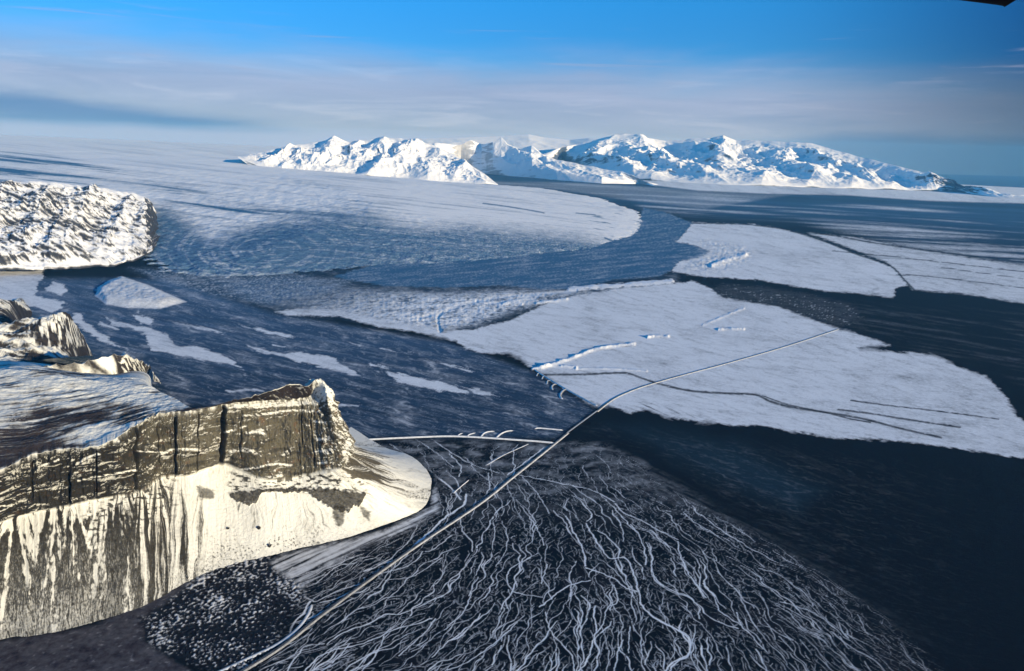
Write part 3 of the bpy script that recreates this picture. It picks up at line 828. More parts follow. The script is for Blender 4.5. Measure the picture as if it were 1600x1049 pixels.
def build_glacier():
    na, nr = 1180, 620
    az = np.radians(np.linspace(-50, 14, na))
    dep0, dep1 = atan2(CAMZ, 7800.0), atan2(CAMZ, 71000.0)
    rho = CAMZ / np.tan(np.linspace(dep0, dep1, nr))
    A, RH = np.meshgrid(az, rho)
    X, Y = RH * np.sin(A), RH * np.cos(A)
    poly = at_height([p[0] for p in GL_PX], [p[1] for p in GL_PX])[:, :2]
    poly = np.vstack([smooth_line(poly, 5), [[-1500, 60000], [6000, 130000], [-160000, 130000], [-160000, 6000], [-12000, 9500]]])
    lr = np.log(RH) * 9
    n1 = fbm(A * 60, lr * 6, 201, 5); n_e = fbm(A * 130, lr * 14, 204, 4); n_f = fbm(A * 420, lr * 46, 205, 3)
    d0 = sdf(poly, X + 160 * n1, Y + 400 * n1, 160000.0)
    near = np.abs(d0) < 2500
    d = d0.copy()
    d[near] = d0[near] + (190 * n_e[near] + 60 * n_f[near]) * RH[near] / 14000
    dd = np.maximum(d0, 0)
    Z = np.where(d > 0, 1950 * (1 - np.exp(-dd / 31000.0)) + 14 * (1 - np.exp(-np.maximum(d, 0) / 300.0)), np.maximum(d * 0.2, -40)) - 4
    # broad undulations of the ice cap
    Z += sst(16000, 34000, RH) * (70 * fbm(X / 9000, Y / 14000, 206, 3) + 18 * fbm(X / 1800, Y / 4200, 207, 3))
    P = np.stack([X, Y, Z], -1)
    px, py = to_px(P)
    # flow bands of the ice: run from the upper left to the front, curl at the left margin
    fl = py - 0.11 * px - 26 * np.exp(-((px - 330) / 120) ** 2) * sst(300, 420, py)
    b1 = fbm(px / 190 + 0.02 * py, fl / 3.4, 211, 4); b2 = fbm(px / 320, fl / 9.0, 212, 3); b3 = fbm(px / 60, fl / 2.0, 213, 4)
    rad = np.hypot((px - 420) / 1.6, (py - 392) / 0.62)
    curl = fbm(rad / 6.5, np.arctan2(py - 392, px - 420) * 0.9, 214, 3)
    dirty = sst(-16, 20, sdf([(236, 330), (260, 322), (330, 372), (400, 352), (470, 338), (530, 334), (590, 338), (640, 352), (720, 350), (760, 352), (830, 360), (900, 366), (955, 380), (900, 440), (200, 440), (200, 380)], px + 10 * n1, py + 9 * n1 + 4 * b2))
    clean_tongue = sst(-4, 10, sdf([(350, 405), (356, 380), (372, 360), (410, 348), (400, 365), (380, 390), (370, 410)], px + 4 * n1, py + 4 * n1))
    grey = sst(-20, 40, sdf([(-100, 225), (60, 236), (200, 268), (330, 300), (470, 318), (640, 345), (560, 350), (420, 350), (300, 350), (240, 330), (250, 300), (60, 290), (-100, 280)], px, py, 90))
    streak = sst(-0.1, 0.5, b1 + 0.6 * b2)
    snow = 0.97 - 0.38 * sst(-6, 8, sdf([(-100, 226), (60, 234), (150, 252), (190, 268), (120, 282), (-100, 286)], px + 14 * n1, py + 5 * b2)) * sst(-0.3, 0.4, b1 + 0.6 * b2) - 0.62 * streak * sst(205, 240, py - 0.02 * px) * sst(1020, 700, px) * (0.35 + grey) - 0.38 * grey * sst(-0.5, 0.4, b2 + 0.4 * n1)
    ds = 0.06 + 0.34 * sst(-0.1, 0.6, 0.7 * b3 + 0.6 * n_f + 0.35 * curl) + 0.22 * sst(0.0, 0.5, b1) + 0.16 * n1
    ds = ds + 0.20 * (sst(0.0, 0.35, curl) - 0.5) * sst(620, 420, px) - 0.16 * sst(0.0, 0.45, b2 + 0.5 * b1)
    ds = ds + 0.30 * sst(0.25, 0.5, n_f + 0.5 * n_e) * sst(500, 700, px)
    snow = snow - (1 - dirty) * 0.20 * sst(0.05, 0.5, b1 + 0.4 * b3) * sst(230, 300, py - 0.03 * px)
    snow = snow * (1 - dirty) + dirty * np.clip(ds, 0.05, 0.9)
    snow = np.maximum(snow, clean_tongue * 0.6 * sst(-0.3, 0.4, curl))
    for pts, w in (([(755, 318), (800, 324), (835, 330), (850, 333)], 1.2), ([(900, 333), (930, 336)], 0.8), ([(945, 372), (965, 380)], 1.5)):
        k = sst(w * 1.4, w * 0.5, dline(pts, px + 3 * n_e, py + n_e)); snow = snow * (1 - 0.8 * k)
    # bright fringe with dark bites at the right end of the snout
    rg = sst(0, 10, sdf([(880, 345), (960, 322), (1010, 330), (1010, 372), (960, 378), (900, 366)], px, py))
    bites = sst(0.22, 0.45, fbm(px / 34, (py - 0.16 * px) / 3.2, 215, 3))
    snow = snow * (1 - 0.75 * rg * bites)
    P[..., 2] += dirty * (5 * n_f + 5 * n_e) * np.clip(RH / 14000, 0, 1.5) + (1 - dirty) * 4 * b3 * np.clip(RH / 20000, 0, 1.5)
    P[..., 2] = np.where(d > 0, P[..., 2], np.minimum(P[..., 2], -6))
    bare = np.empty(X.shape + (3,)); bare[:] = (0.045, 0.125, 0.225)
    keep = (d > -900).any(1)
    i0 = max(0, int(np.argmax(keep)) - 1)
    structure(grid_mesh('glacier', P[i0:], terrain_mat('glacier_ice', (0.012, 0.003), 1.4, (0.6, 3.0), 0.02), {'snow': snow[i0:]}, cols={'bare': bare[i0:]}))


build_glacier()

# ------------------------------------------------------------------ the table mountain with its cliff and scree
def sweep(stations, ncol, nrows):
    """stations: list of rows of 3-D points (same row count). Returns grid, column parameter (metres), row bands"""
    S = np.array(stations)                       # (ns, nr, 3)
    ns, nr = S.shape[:2]
    d = np.linalg.norm(np.diff(S, axis=0), axis=-1).mean(1)
    L = np.concatenate([[0], np.cumsum(d)])
    k = 16
    tt = np.concatenate([L[i] + (L[i + 1] - L[i]) * np.arange(k) / k for i in range(ns - 1)] + [[L[-1]]])
    u = np.linspace(0, L[-1], ncol)
    C = np.empty((nr, ncol, 3))
    for r in range(nr):
        sm = smooth_line(S[:, r], k)
        for a in range(3):
            C[r, :, a] = np.interp(u, tt, sm[:, a])
    rows, band = [], []
    for r in range(nr - 1):
        n = nrows[r]
        for j in range(n):
            f = j / n
            rows.append(C[r] * (1 - f) + C[r + 1] * f); band.append(r + f)
    rows.append(C[-1]); band.append(nr - 1.0)
    return np.array(rows), u, np.array(band), C


SHELVES = (([(120, 726), (140, 714), (156, 709)], 2.6), ([(122, 752), (150, 745), (180, 740), (212, 735)], 2.2), ([(352, 637), (400, 634), (450, 633), (492, 628)], 3.0), ([(380, 650), (420, 647), (455, 642), (500, 643)], 2.6), ([(352, 676), (372, 670), (384, 666)], 2.2), ([(386, 676), (402, 675), (414, 679)], 3.2), ([(360, 706), (378, 703), (396, 706)], 4.0),
                   ([(490, 659), (508, 660)], 2), ([(494, 687), (514, 686)], 3), ([(490, 706), (515, 705)], 2), ([(498, 724), (510, 722)], 3), ([(370, 736), (400, 731), (425, 726), (455, 727)], 2.6), ([(410, 748), (440, 744)], 3), ([(0, 792), (18, 790)], 2), ([(250, 712), (262, 706), (272, 703), (312, 703)], 3.0), ([(60, 730), (84, 722), (92, 718)], 2.0), ([(215, 705), (262, 708)], 1.6), ([(230, 690), (245, 700)], 1.5))


def build_headland():
    H = lambda p: at_height(p[0], p[1], p[2])
    # foot, scree top, brink, plateau, crest, far foot
    back = np.array([-0.60, 0.80, 0])
    T = [  # F            B                 T                 P1               P2
        ((-260, 1120), (-250, 925, 230), (-240, 830, 600), (-240, 740, 650), (-240, 604, 700), (-240, 588, 560)),
        ((-110, 1050), (-110, 865, 245), (-110, 778, 600), (-110, 700, 645), (-110, 590, 700), (-110, 576, 560)),
        ((0, 1005), (0, 818, 258), (0, 735, 595), (0, 668, 640), (0, 578, 695), (0, 567, 545)),
        ((50, 999), (50, 803, 270), (50, 711, 592), (45, 655, 640), (50, 579, 690), (55, 567, 535)),
        ((105, 988), (105, 793, 285), (100, 702, 598), (95, 645, 640), (105, 588, 675), (110, 575, 525)),
        ((160, 973), (160, 780, 288), (160, 695, 615), (160, 640, 635), (164, 597, 658), (169, 582, 490)),
        ((215, 955), (215, 772, 290), (213, 664, 640), (218, 635, 645), (228, 604, 640), (236, 592, 440)),
        ((255, 936), (255, 748, 288), (250, 646, 650), (255, 632, 646), (267, 619, 640), None),
        ((295, 912), (297, 744, 280), (300, 642, 650), (303, 640, 655), (306, 638, 655), None),
        ((350, 890), (348, 728, 275), (352, 632, 645), (356, 629, 650), (360, 627, 652), None),
        ((425, 871), (410, 750, 232), (400, 627, 618), (404, 621, 650), (408, 616, 668), None),
        ((470, 860), (452, 750, 208), (448, 625, 600), (452, 611, 650), (455, 601, 685), None),
        ((545, 842), (478, 744, 222), (474, 622, 600), (478, 610, 655), (480, 603, 680), None),
        ((630, 812), (512, 738, 262), (492, 617, 615), (492, 606, 650), (491, 597, 694), None),
        ((668, 790), (536, 732, 285), (511, 618, 640), (506, 606, 665), (500, 593, 700), None),
        ((678, 752), (545, 716, 292), (514, 610, 645), (508, 603, 670), (501, 593, 702), None),
        ((664, 728), (550, 706, 297), (512, 604, 660), (506, 600, 678), (500, 593, 702), None),
        ((640, 710), (552, 700, 302), (508, 600, 668), (503, 598, 682), (498, 596, 692), None),
        ((600, 697), (548, 693, 305), (502, 597, 672), (499, 596, 684), (496, 596, 692), None),
    ]
    st = []
    for F, B, Tt, P1, P2, Q in T:
        p2 = H(P2)
        q = H(Q) if Q else p2 + np.array([*(back[:2] * 950), -p2[2]])
        st.append([H((*F, -4)), H(B), H(Tt), H(P1), p2, q])
    # right end: the shaded far wall closes the nose
    e = [np.array(x) for x in st[-1]]
    st.append([e[0] + np.array([-260, 300, 0]), e[1] + np.array([-200, 190, 0]), e[2] + np.array([-40, 30, 2]), e[3] + np.array([-40, 30, 0]), e[4] + np.array([-45, 30, 0]), e[5] + np.array([0, 40, 0])])
    NR = (250, 300, 110, 130, 90)
    P, u, band, C = sweep(st, 1500, NR)
    nr, nc = P.shape[:2]
    Bn = band[:, None] * np.ones((1, nc)); U = np.ones((nr, 1)) * u[None]
    px0, py0 = to_px(P)
    colpx = to_px(C[2])[0][None] * np.ones((nr, 1))       # brink position of each column, photo x
    tal = np.clip(Bn, 0, 1); cl = np.clip(Bn - 1, 0, 1); on_t = Bn < 1; on_c = (Bn >= 1) & (Bn <= 2)
    # concave scree
    zb = C[1][:, 2][None]; zf = C[0][:, 2][None]
    P[..., 2] = np.where(on_t, zf + (zb - zf) * tal ** 1.22, P[..., 2])
    # outward horizontal direction
    tan_ = np.gradient(C[2], axis=0) * 0.5 + np.gradient(C[0], axis=0) * 0.5
    for a in range(2):
        tan_[:, a] = np.convolve(np.pad(tan_[:, a], 40, mode='edge'), np.ones(81) / 81, 'valid')
    out = np.stack([tan_[:, 1], -tan_[:, 0]], 1); out /= np.linalg.norm(out, axis=1, keepdims=True)
    ref = C[0][:, :2] - C[2][:, :2]
    sgn = np.sign((out * ref).sum(1)); out *= sgn[:, None]
    Zc = P[..., 2]
    # cliff relief: strata, buttresses, cracks
    dip = 0.02 * U + 12 * fbm(U / 260, Zc / 900, 71, 3)
    zz = Zc + dip

    def strata(period, seed, sharp=6.0):
        q = zz / period + 0.35 * fbm(U / 300, zz / 80, seed, 2)
        f = q - np.floor(q)
        return f ** sharp - f * 0.9                   # step out below, ledge on top
    amp_l = 0.55 + 0.9 * np.clip(fbm(U / 170, zz / 120, 72, 3) + 0.25, 0, 1)
    rel = -15 * strata(104, 73, 6) * amp_l - 2.6 * strata(37, 74, 4) * amp_l
    rel += 26 * fbm(U / 150, Zc / 1400, 75, 3) + 13 * fbm(U / 38, Zc / 420, 76, 3)
    rel += 6 * fbm(U / 14, Zc / 26, 77, 4)
    crackm = np.zeros_like(U)
    for cx, wd, dp, t0, t1 in ((104, 6, 34, 0.0, 0.55), (213, 7, 40, 0.0, 1.0), (273, 6, 40, -0.1, 0.9), (311, 3.5, 16, 0.0, 1.0), (350, 9, 55, 0.0, 1.05), (374, 3.5, 16, 0.2, 0.9), (470, 3.5, 16, 0.4, 1.0), (246, 3, 10, 0.2, 0.8), (150, 3, 12, 0.1, 0.9), (50, 4, 14, 0.2, 0.9), (500, 4, 14, 0.1, 0.9)):
        ui = np.interp(cx, to_px(C[2])[0][:1200], u[:1200])
        w = wd * (1 + 0.3 * fbm(Zc / 40, U * 0 + cx, 78, 2)); off = 7 * fbm(Zc / 90, U * 0 + cx, 79, 3)
        k = np.exp(-((U - ui - off) / w) ** 4) * sst(t0 - 0.05, t0 + 0.08, cl) * sst(t1 + 0.08, t1 - 0.05, cl)
        rel -= dp * k; crackm = np.maximum(crackm, k)
    for pts, w in SHELVES:
        d = dline(smooth_line(pts, 5), px0, py0 - 2)
        rel += 11 * np.exp(-(d / (w + 2.5)) ** 2)
    rel += 20 * (ridged(U / 120, Zc / 150, 115, 4) - 0.5) + 5 * (ridged(U / 22, Zc / 60, 116, 3) - 0.5)
    wc = sst(0.0, 0.07, cl) * np.where(on_c, 1, 0) * sst(1.0, 0.93, cl)
    wc = np.where(Bn > 2, 0, wc)
    # towers of the tip: rugged
    tip = sst(470, 505, colpx)
    rel += tip * 22 * (ridged(U / 60, Zc / 70, 80, 4) - 0.5)
    # scree: gullies that converge upward, lower rock band, fans
    lob = fbm(U / 75, tal * 0.5, 81, 3) * 0.7 + 0.5 * fbm(U / 24, tal * 0.9, 82, 3)
    trel = (10 * (1 + 0.8 * sst(260, 120, colpx)) * lob + 3.0 * fbm(U / 9, tal * 4, 83, 3)) * sst(0.0, 0.3, tal) * (0.35 + 0.65 * tal)
    b_h = np.interp(px0, [354, 368, 385, 400, 410, 440, 480, 492, 512, 540, 560, 574], [0, 13, 22, 15, 4, 6, 6, 14, 26, 30, 22, 0]) * (1 + 0.5 * fbm(px0 / 9, py0 / 40, 84, 3))
    b_t = np.interp(px0, [350, 385, 410, 480, 520, 575], [767, 764, 762, 760, 760, 765]) + 4 * fbm(px0 / 12, py0 * 0, 85, 3)
    band2 = sst(-2, 2, py0 - b_t) * sst(2, -3, py0 - b_t - b_h) * sst(2, 5, b_h) * on_t
    trel += band2 * (13 + 14 * fbm(U / 20, Zc / 20, 86, 4))
    trel += sst(0.16, 0.0, tal) * (9 * fbm(U / 60, U * 0 + 5, 121, 4) + 4 * fbm(U / 14, U * 0 + 8, 122, 3))
    offs = np.where(on_t, trel, rel * wc)
    P[..., 0] += out[None, :, 0] * offs; P[..., 1] += out[None, :, 1] * offs
    # plateau: long low swells along the wind, block edge at the brink
    X, Y = P[..., 0].copy(), P[..., 1].copy()
    pl = Bn > 2
    wl = sst(2.0, 2.3, Bn) * sst(5.0, 4.2, Bn)
    sw = fbm((X * 0.77 + Y * 0.64) / 420, (Y * 0.77 - X * 0.64) / 90, 87, 4)
    P[..., 2] += np.where(pl, wl * (10 * sw + 16 * fbm(X / 260, Y / 260, 88, 4)) * sst(330, 200, colpx), 0)
    P[..., 2] += np.where(np.abs(Bn - 2) < 0.45, 9 * fbm(U / 35, U * 0 + 9, 89, 4) * np.exp(-((Bn - 2) / 0.2) ** 2), 0)
    P[..., 2] += np.where(pl, wl * (5 + 6 * sst(330, 360, colpx)) * fbm(X / 34, Y / 34, 112, 5), 0)
    # rugged shaded back wall
    P[..., 2] += np.where(Bn > 4, 40 * sst(4.0, 4.4, Bn) * sst(5.0, 4.6, Bn) * fbm(U / 160, Bn * 2, 90, 4) * sst(240, 300, colpx), 0)
    # jagged pinnacle
    P[..., 2] += np.where((Bn > 1.7) & (Bn < 4.3), tip * 20 * fbm(X / 26, Y / 26, 91, 4) * sst(1.7, 2.0, Bn) * sst(4.3, 4.0, Bn), 0)

    N = grid_normals(P); nz = N[..., 2]
    px, py = to_px(P)
    n1 = fbm(X / 18, Y / 18 + P[..., 2] / 14, 92, 4); n2 = fbm(U / 90, P[..., 2] / 60, 93, 4)
    # snow on the cliff: ledges only
    ledge = sst(0.44, 0.74, nz + 0.16 * n1 + 0.14 * n2)
    nl = fbm(U / 130, zz / 18, 106, 4)
    s_c = ledge * sst(-0.05, 0.2, 0.8 * nl + 0.4 * n2 + 0.06 + 0.2 * sst(0.7, 1.0, cl) + 0.25 * tip)
    s_c = np.maximum(s_c, tip * sst(0.0, 0.4, n1 + 0.5 * nz - 0.22 + 0.5 * sst(0.8, 1.0, cl) + 0.2 * sst(505, 518, colpx)))
    rim = np.exp(-((Bn - 2.0) / 0.04) ** 2) * sst(-0.2, 0.3, fbm(U / 28, U * 0, 94, 4) + 0.0)
    s_c = np.maximum(s_c, rim)
    for pts, w in SHELVES:
        d = dline(smooth_line(pts, 5), px + 2.0 * n1, py + 1.6 * n2 + 1.2 * n1)
        s_c = np.maximum(s_c, sst(w * 1.2, w * 0.3, d + w * 1.1 * np.abs(n1 + 0.5 * nl)) * sst(-0.35, 0.05, n1 + 0.6 * nl))
    # snow on the scree: white fans on the right, dark ribs between chutes on the left
    gx = np.interp(colpx, [-200, 0, 90, 150, 230, 290, 350, 430, 500, 511, 514], [0.42, 0.36, 0.30, 0.42, 0.52, 0.66, 0.80, 0.86, 0.80, 0.72, 0.60])
    low = sst(0.45, 0.0, tal)
    # scree fans: streaks spread downhill from notches in the cliff
    rng = np.random.RandomState(12)
    cen = np.cumsum(rng.uniform(55, 170, 60)) - 60
    ub = U[:, :] + 34 * fbm(U / 70, tal * 2.0, 97, 3)
    idx = np.clip(np.searchsorted((cen[1:] + cen[:-1]) / 2, ub), 0, 59)
    spread = 0.22 + 0.95 * (1 - tal) ** 0.9
    uw = cen[idx] + (U + 24 * fbm(U / 75, tal * 2.4, 119, 3) + 9 * fbm(U / 30, tal * 5, 120, 3) - cen[idx]) / spread + idx * 137.0
    chute = 1.4 * (ridged(uw / 120, tal * 0.35, 95, 3, 0.6) - 0.58) + 0.30 * fbm(uw / 26, tal * 0.8, 107, 3)
    ch2 = fbm(uw / 60, tal * 0.6, 110, 3)
    streak = fbm(uw / 11, tal * 1.5, 96, 4); spk = fbm(U / 5, tal * 42, 98, 3)
    left = sst(260, 120, colpx)
    q = gx - 0.5 + left * (0.80 * chute + 0.35 * ch2 + 0.50 * (tal - 0.55) + 0.9 * sst(0.86, 1.0, tal) * sst(-0.3, 0.2, ch2 + 0.15) + 0.5 * streak * (0.45 + low) + 0.42 * fbm(U / 170, tal * 1.8, 127, 4) + 0.25 * fbm(U / 45, tal * 5, 128, 4) + 0.55 * fbm(U / 16, tal * 15, 129, 4)) + (1 - left) * (0.30 * chute + 0.3 * ch2 + 0.30 * streak) + 0.22 * spk * (0.25 + low) - 0.06 * low * left
    tipf = sst(497, 510, colpx)
    q = q + tipf * (0.55 * streak * sst(0.15, 0.9, tal) - 0.42 * sst(0.35, 0.95, tal) + 0.12) + (1 - tipf) * 0.25 * sst(0.75, 0.98, tal) * sst(230, 300, colpx)
    s_t = sst(-0.10, 0.16, q)
    st5 = fbm(uw / 4.5, tal * 9, 113, 3)
    s_t = np.maximum(s_t, left * (0.06 + 0.5 * sst(-0.05, 0.45, st5 + 0.6 * spk + 0.30 * low)) * sst(1.0, 0.2, tal))
    s_t = s_t * (1 - 0.30 * sst(0.05, 0.6, fbm(uw / 11, tal * 2.6, 111, 4)) - 0.22 * sst(0.1, 0.6, ch2))
    s_t = s_t * (1 - 0.92 * sst(0.25, 0.6, band2 * (0.62 + 0.9 * sst(-0.35, 0.3, n1 + 0.5 * ch2)) + 0.2 * n1))
    # broken rock steps under the cliff and outcrops at the head of the chutes
    ro = fbm(px / 13, py / 5.5, 123, 4) + 0.35 * n1
    z1 = sst(350, 362, px) * sst(580, 560, px) * sst(734, 742, py) * sst(776, 764, py)
    z2 = sst(118, 150, px) * sst(300, 250, px) * sst(0.55, 0.8, tal)
    z3 = sst(-2, 3, np.maximum(np.maximum(sdf([(306, 758), (336, 766), (334, 780), (312, 780)], px, py), sdf([(521, 788), (541, 790), (538, 815), (528, 826), (519, 806)], px, py)), sdf([(560, 790), (580, 800), (577, 815), (566, 806)], px, py)) + 4 * n1)
    s_t = s_t * (1 - 0.95 * np.maximum(np.maximum(z1 * sst(0.02, 0.22, ro), z2 * sst(0.05, 0.3, ro)), 0.85 * z3))
    drip = sst(360, 380, px) * sst(640, 590, px) * sst(0.15, 0.5, fbm(uw / 16, tal * 1.2, 124, 4)) * sst(0.12, 0.35, tal) * sst(0.8, 0.5, tal)
    s_t = s_t * (1 - 0.55 * drip)
    pep = sst(300, 340, colpx) * sst(500, 440, colpx) * sst(0.45, 0.2, tal) * sst(0.22, 0.42, fbm(X / 11, Y / 11, 125, 3) + 0.5 * fbm(X / 70, Y / 70, 126, 2))
    s_t = s_t * (1 - 0.75 * pep)
    mid = sst(180, 240, colpx) * sst(400, 330, colpx) * low
    s_t = s_t * (1 - 0.55 * mid * sst(-0.05, 0.4, spk + 0.4 * n1))
    # snow and bare ground on the plateau
    ps = fbm((X * 0.77 + Y * 0.64) / 330, (Y * 0.77 - X * 0.64) / 30, 99, 5) + 0.5 * fbm(X / 90, Y / 90, 109, 4)
    pp = fbm(X / 330, Y / 330, 100, 3)
    s_p = sst(-0.12, 0.34, 0.75 * ps + 0.9 * pp + 0.30 * sst(650, 605, py) - 0.30 * sst(640, 730, py - 0.0 * px) * sst(150, 60, px) + 0.35 * np.exp(-((px - 155) / 60) ** 2 - ((py - 682) / 18) ** 2) + 0.02)
    slab = sst(300, 330, colpx)
    s_p = np.maximum(s_p, 0.8 * sst(0.12, 0.4, fbm((X * 0.77 + Y * 0.64) / 150, (Y * 0.77 - X * 0.64) / 8, 114, 3)) * sst(-0.2, 0.3, pp + 0.2))
    s_p = s_p * (1 - slab * (Bn < 4.05) * (1 - 0.35 * sst(0.2, 0.5, n1 + 0.4 * ps)))
    s_p = np.maximum(s_p, sst(484, 493, colpx) * sst(-0.35, 0.1, n1 + 0.15))
    s_p = np.maximum(s_p, slab * (Bn > 3.85) * sst(-0.1, 0.3, fbm(U / 60, Bn * 4, 101, 3) + 0.25 * sst(4.5, 3.9, Bn)) * 0.9 * sst(490, 470, colpx))
    snow = np.where(on_t, s_t, np.where(on_c, s_c, np.maximum(s_p, rim)))
    snow = np.where(on_c & (cl < 0.06), np.maximum(s_c, s_t[NR[0] - 1:NR[0]] * sst(0.06, 0.0, cl)), snow) * (1 - 0.9 * crackm * on_c)
    # rock colour: darker to the left, ochre tuff on the right
    och = sst(170, 300, colpx + 60 * n2)
    c_d = np.array([0.019, 0.0175, 0.015]); c_o = np.array([0.082, 0.074, 0.056]); c_r = np.array([0.115, 0.062, 0.032])
    rock = c_d * (1 - och[..., None]) + c_o * och[..., None]
    rst = sst(0.18, 0.5, fbm(U / 55, P[..., 2] / 35, 102, 4)) * (0.25 + 0.55 * och)
    rock = rock * (1 - rst[..., None] * 0.7) + c_r * rst[..., None] * 0.7
    darkb = sst(0.05, 0.45, fbm(U / 130, zz / 26, 103, 4) + 0.15 * (cl < 0.4)) * 0.65
    vst = sst(0.15, 0.5, fbm(U / 9, P[..., 2] / 160, 104, 3)) * 0.5
    rock = rock * (1 - np.clip(darkb + vst, 0, 0.85))[..., None] + np.array([0.022, 0.020, 0.017]) * np.clip(darkb + vst, 0, 0.85)[..., None]
    scree = np.array([0.030, 0.027, 0.022]) * (0.8 + 0.4 * sst(-0.3, 0.4, n1))[..., None]
    scree = scree + (tipf * 0.045)[..., None] * np.array([1, 0.85, 0.6])
    plat = np.array([0.040, 0.032, 0.033]) * (0.8 + 0.5 * sst(-0.4, 0.4, pp))[..., None]
    bare = np.where(on_t[..., None], scree, np.where(on_c[..., None], rock, plat))
    bare = bare * (1 - 0.55 * (slab * pl))[..., None]
    bare = np.where((band2 > 0.1)[..., None], np.array([0.030, 0.026, 0.020]), bare)
    o = structure(grid_mesh('headland_hill', P, terrain_mat('basalt_cliff', (0.09, 0.03), 1.6, (1.0, 5.0), 0.07, (0.66, 0.65, 0.615)), {'snow': snow}, cols={'bare': bare}))
    return P, px, py, Bn


HEAD_P, HEAD_PX, HEAD_PY, HEAD_B = build_headland()


def spur_ridge(name, rows, seed, rough, snow_bias, dark=(0.030, 0.026, 0.025), ncol=420, nrow=(90, 110), lit_rock=None):
    """a ridge from near foot over crest to far foot; rows: three lists of (px, py, z)"""
    st = []
    for a, b, c in zip(*rows):
        pa, pb = at_height(*a), at_height(*b)
        pc = at_height(*c) if c is not None else pb + np.array([-0.62 * 1300, 0.78 * 1300, -pb[2] - 10])
        st.append([pa, pb, pc])
    P, u, band, C = sweep(st, ncol, nrow)
    X, Y = P[..., 0].copy(), P[..., 1].copy()
    Bn = band[:, None] * np.ones_like(X)
    e = np.minimum(sst(0, 0.25, Bn), sst(2, 1.7, Bn))
    P[..., 2] += e * rough * (fbm(X / 230, Y / 230, seed, 5) + 0.45 * ridged(X / 90, Y / 90, seed + 1, 3) - 0.25)
    N = grid_normals(P); px, py = to_px(P)
    ps = fbm((X * 0.85 + Y * 0.5) / 360, (Y * 0.85 - X * 0.5) / 45, seed + 2, 5)
    q = snow_bias + 0.7 * ps + 0.6 * fbm(X / 300, Y / 300, seed + 3, 3) + 0.5 * (N[..., 2] - 0.92)
    if lit_rock:
        k = sst(-2, 6, sdf(lit_rock, px, py)); lr_ = fbm(u[None] / 34 + 1.4 * Bn, Bn * 3.4, seed + 4, 5)
        q = q * (1 - k) + k * (-0.02 + 0.9 * lr_ + 0.4 * sst(0.8, 1.0, Bn))
    snow = sst(-0.08, 0.16, q)
    bare = np.ones(X.shape + (3,)) * np.array(dark) * (0.8 + 0.5 * sst(-0.4, 0.4, ps))[..., None]
    return structure(grid_mesh(name, P, bpy.data.materials['basalt_cliff'], {'snow': snow}, cols={'bare': bare}))


spur_ridge('ridge_hill', (
    [(50, 578, 590), (90, 580, 585), (140, 583, 560), (190, 588, 500), (225, 594, 340), (243, 597, 160), (252, 598, -10)],
    [(50, 570, 610), (90, 568, 630), (140, 563, 625), (190, 557, 610), (210, 560, 580), (232, 572, 420), (246, 594, 60)],
    [None] * 7), 131, 40, 0.30, lit_rock=[(184, 566), (192, 556), (208, 556), (228, 572), (240, 590), (236, 596), (200, 586), (186, 578)])
spur_ridge('ridge_hill', (
    [(-240, 600, 460), (-60, 586, 475), (20, 572, 470), (70, 562, 440), (110, 558, 345), (132, 556, 180), (146, 556, -10)],
    [(-240, 530, 560), (-60, 516, 560), (20, 503, 560), (70, 494, 560), (98, 489, 550), (118, 504, 430), (137, 545, 60)],
    [None] * 7), 141, 60, 0.10, lit_rock=[(36, 520), (50, 496), (96, 486), (120, 502), (138, 544), (112, 548), (60, 543)])
spur_ridge('ridge_hill', (
    [(-240, 545, 250), (-60, 530, 260), (0, 520, 250), (30, 508, 150), (50, 494, -10)],
    [(-240, 465, 420), (-60, 462, 400), (0, 468, 360), (28, 472, 260), (50, 488, 30)],
    [None] * 5), 151, 40, -0.05, lit_rock=[(20, 466), (30, 466), (54, 486), (44, 488), (26, 480)])

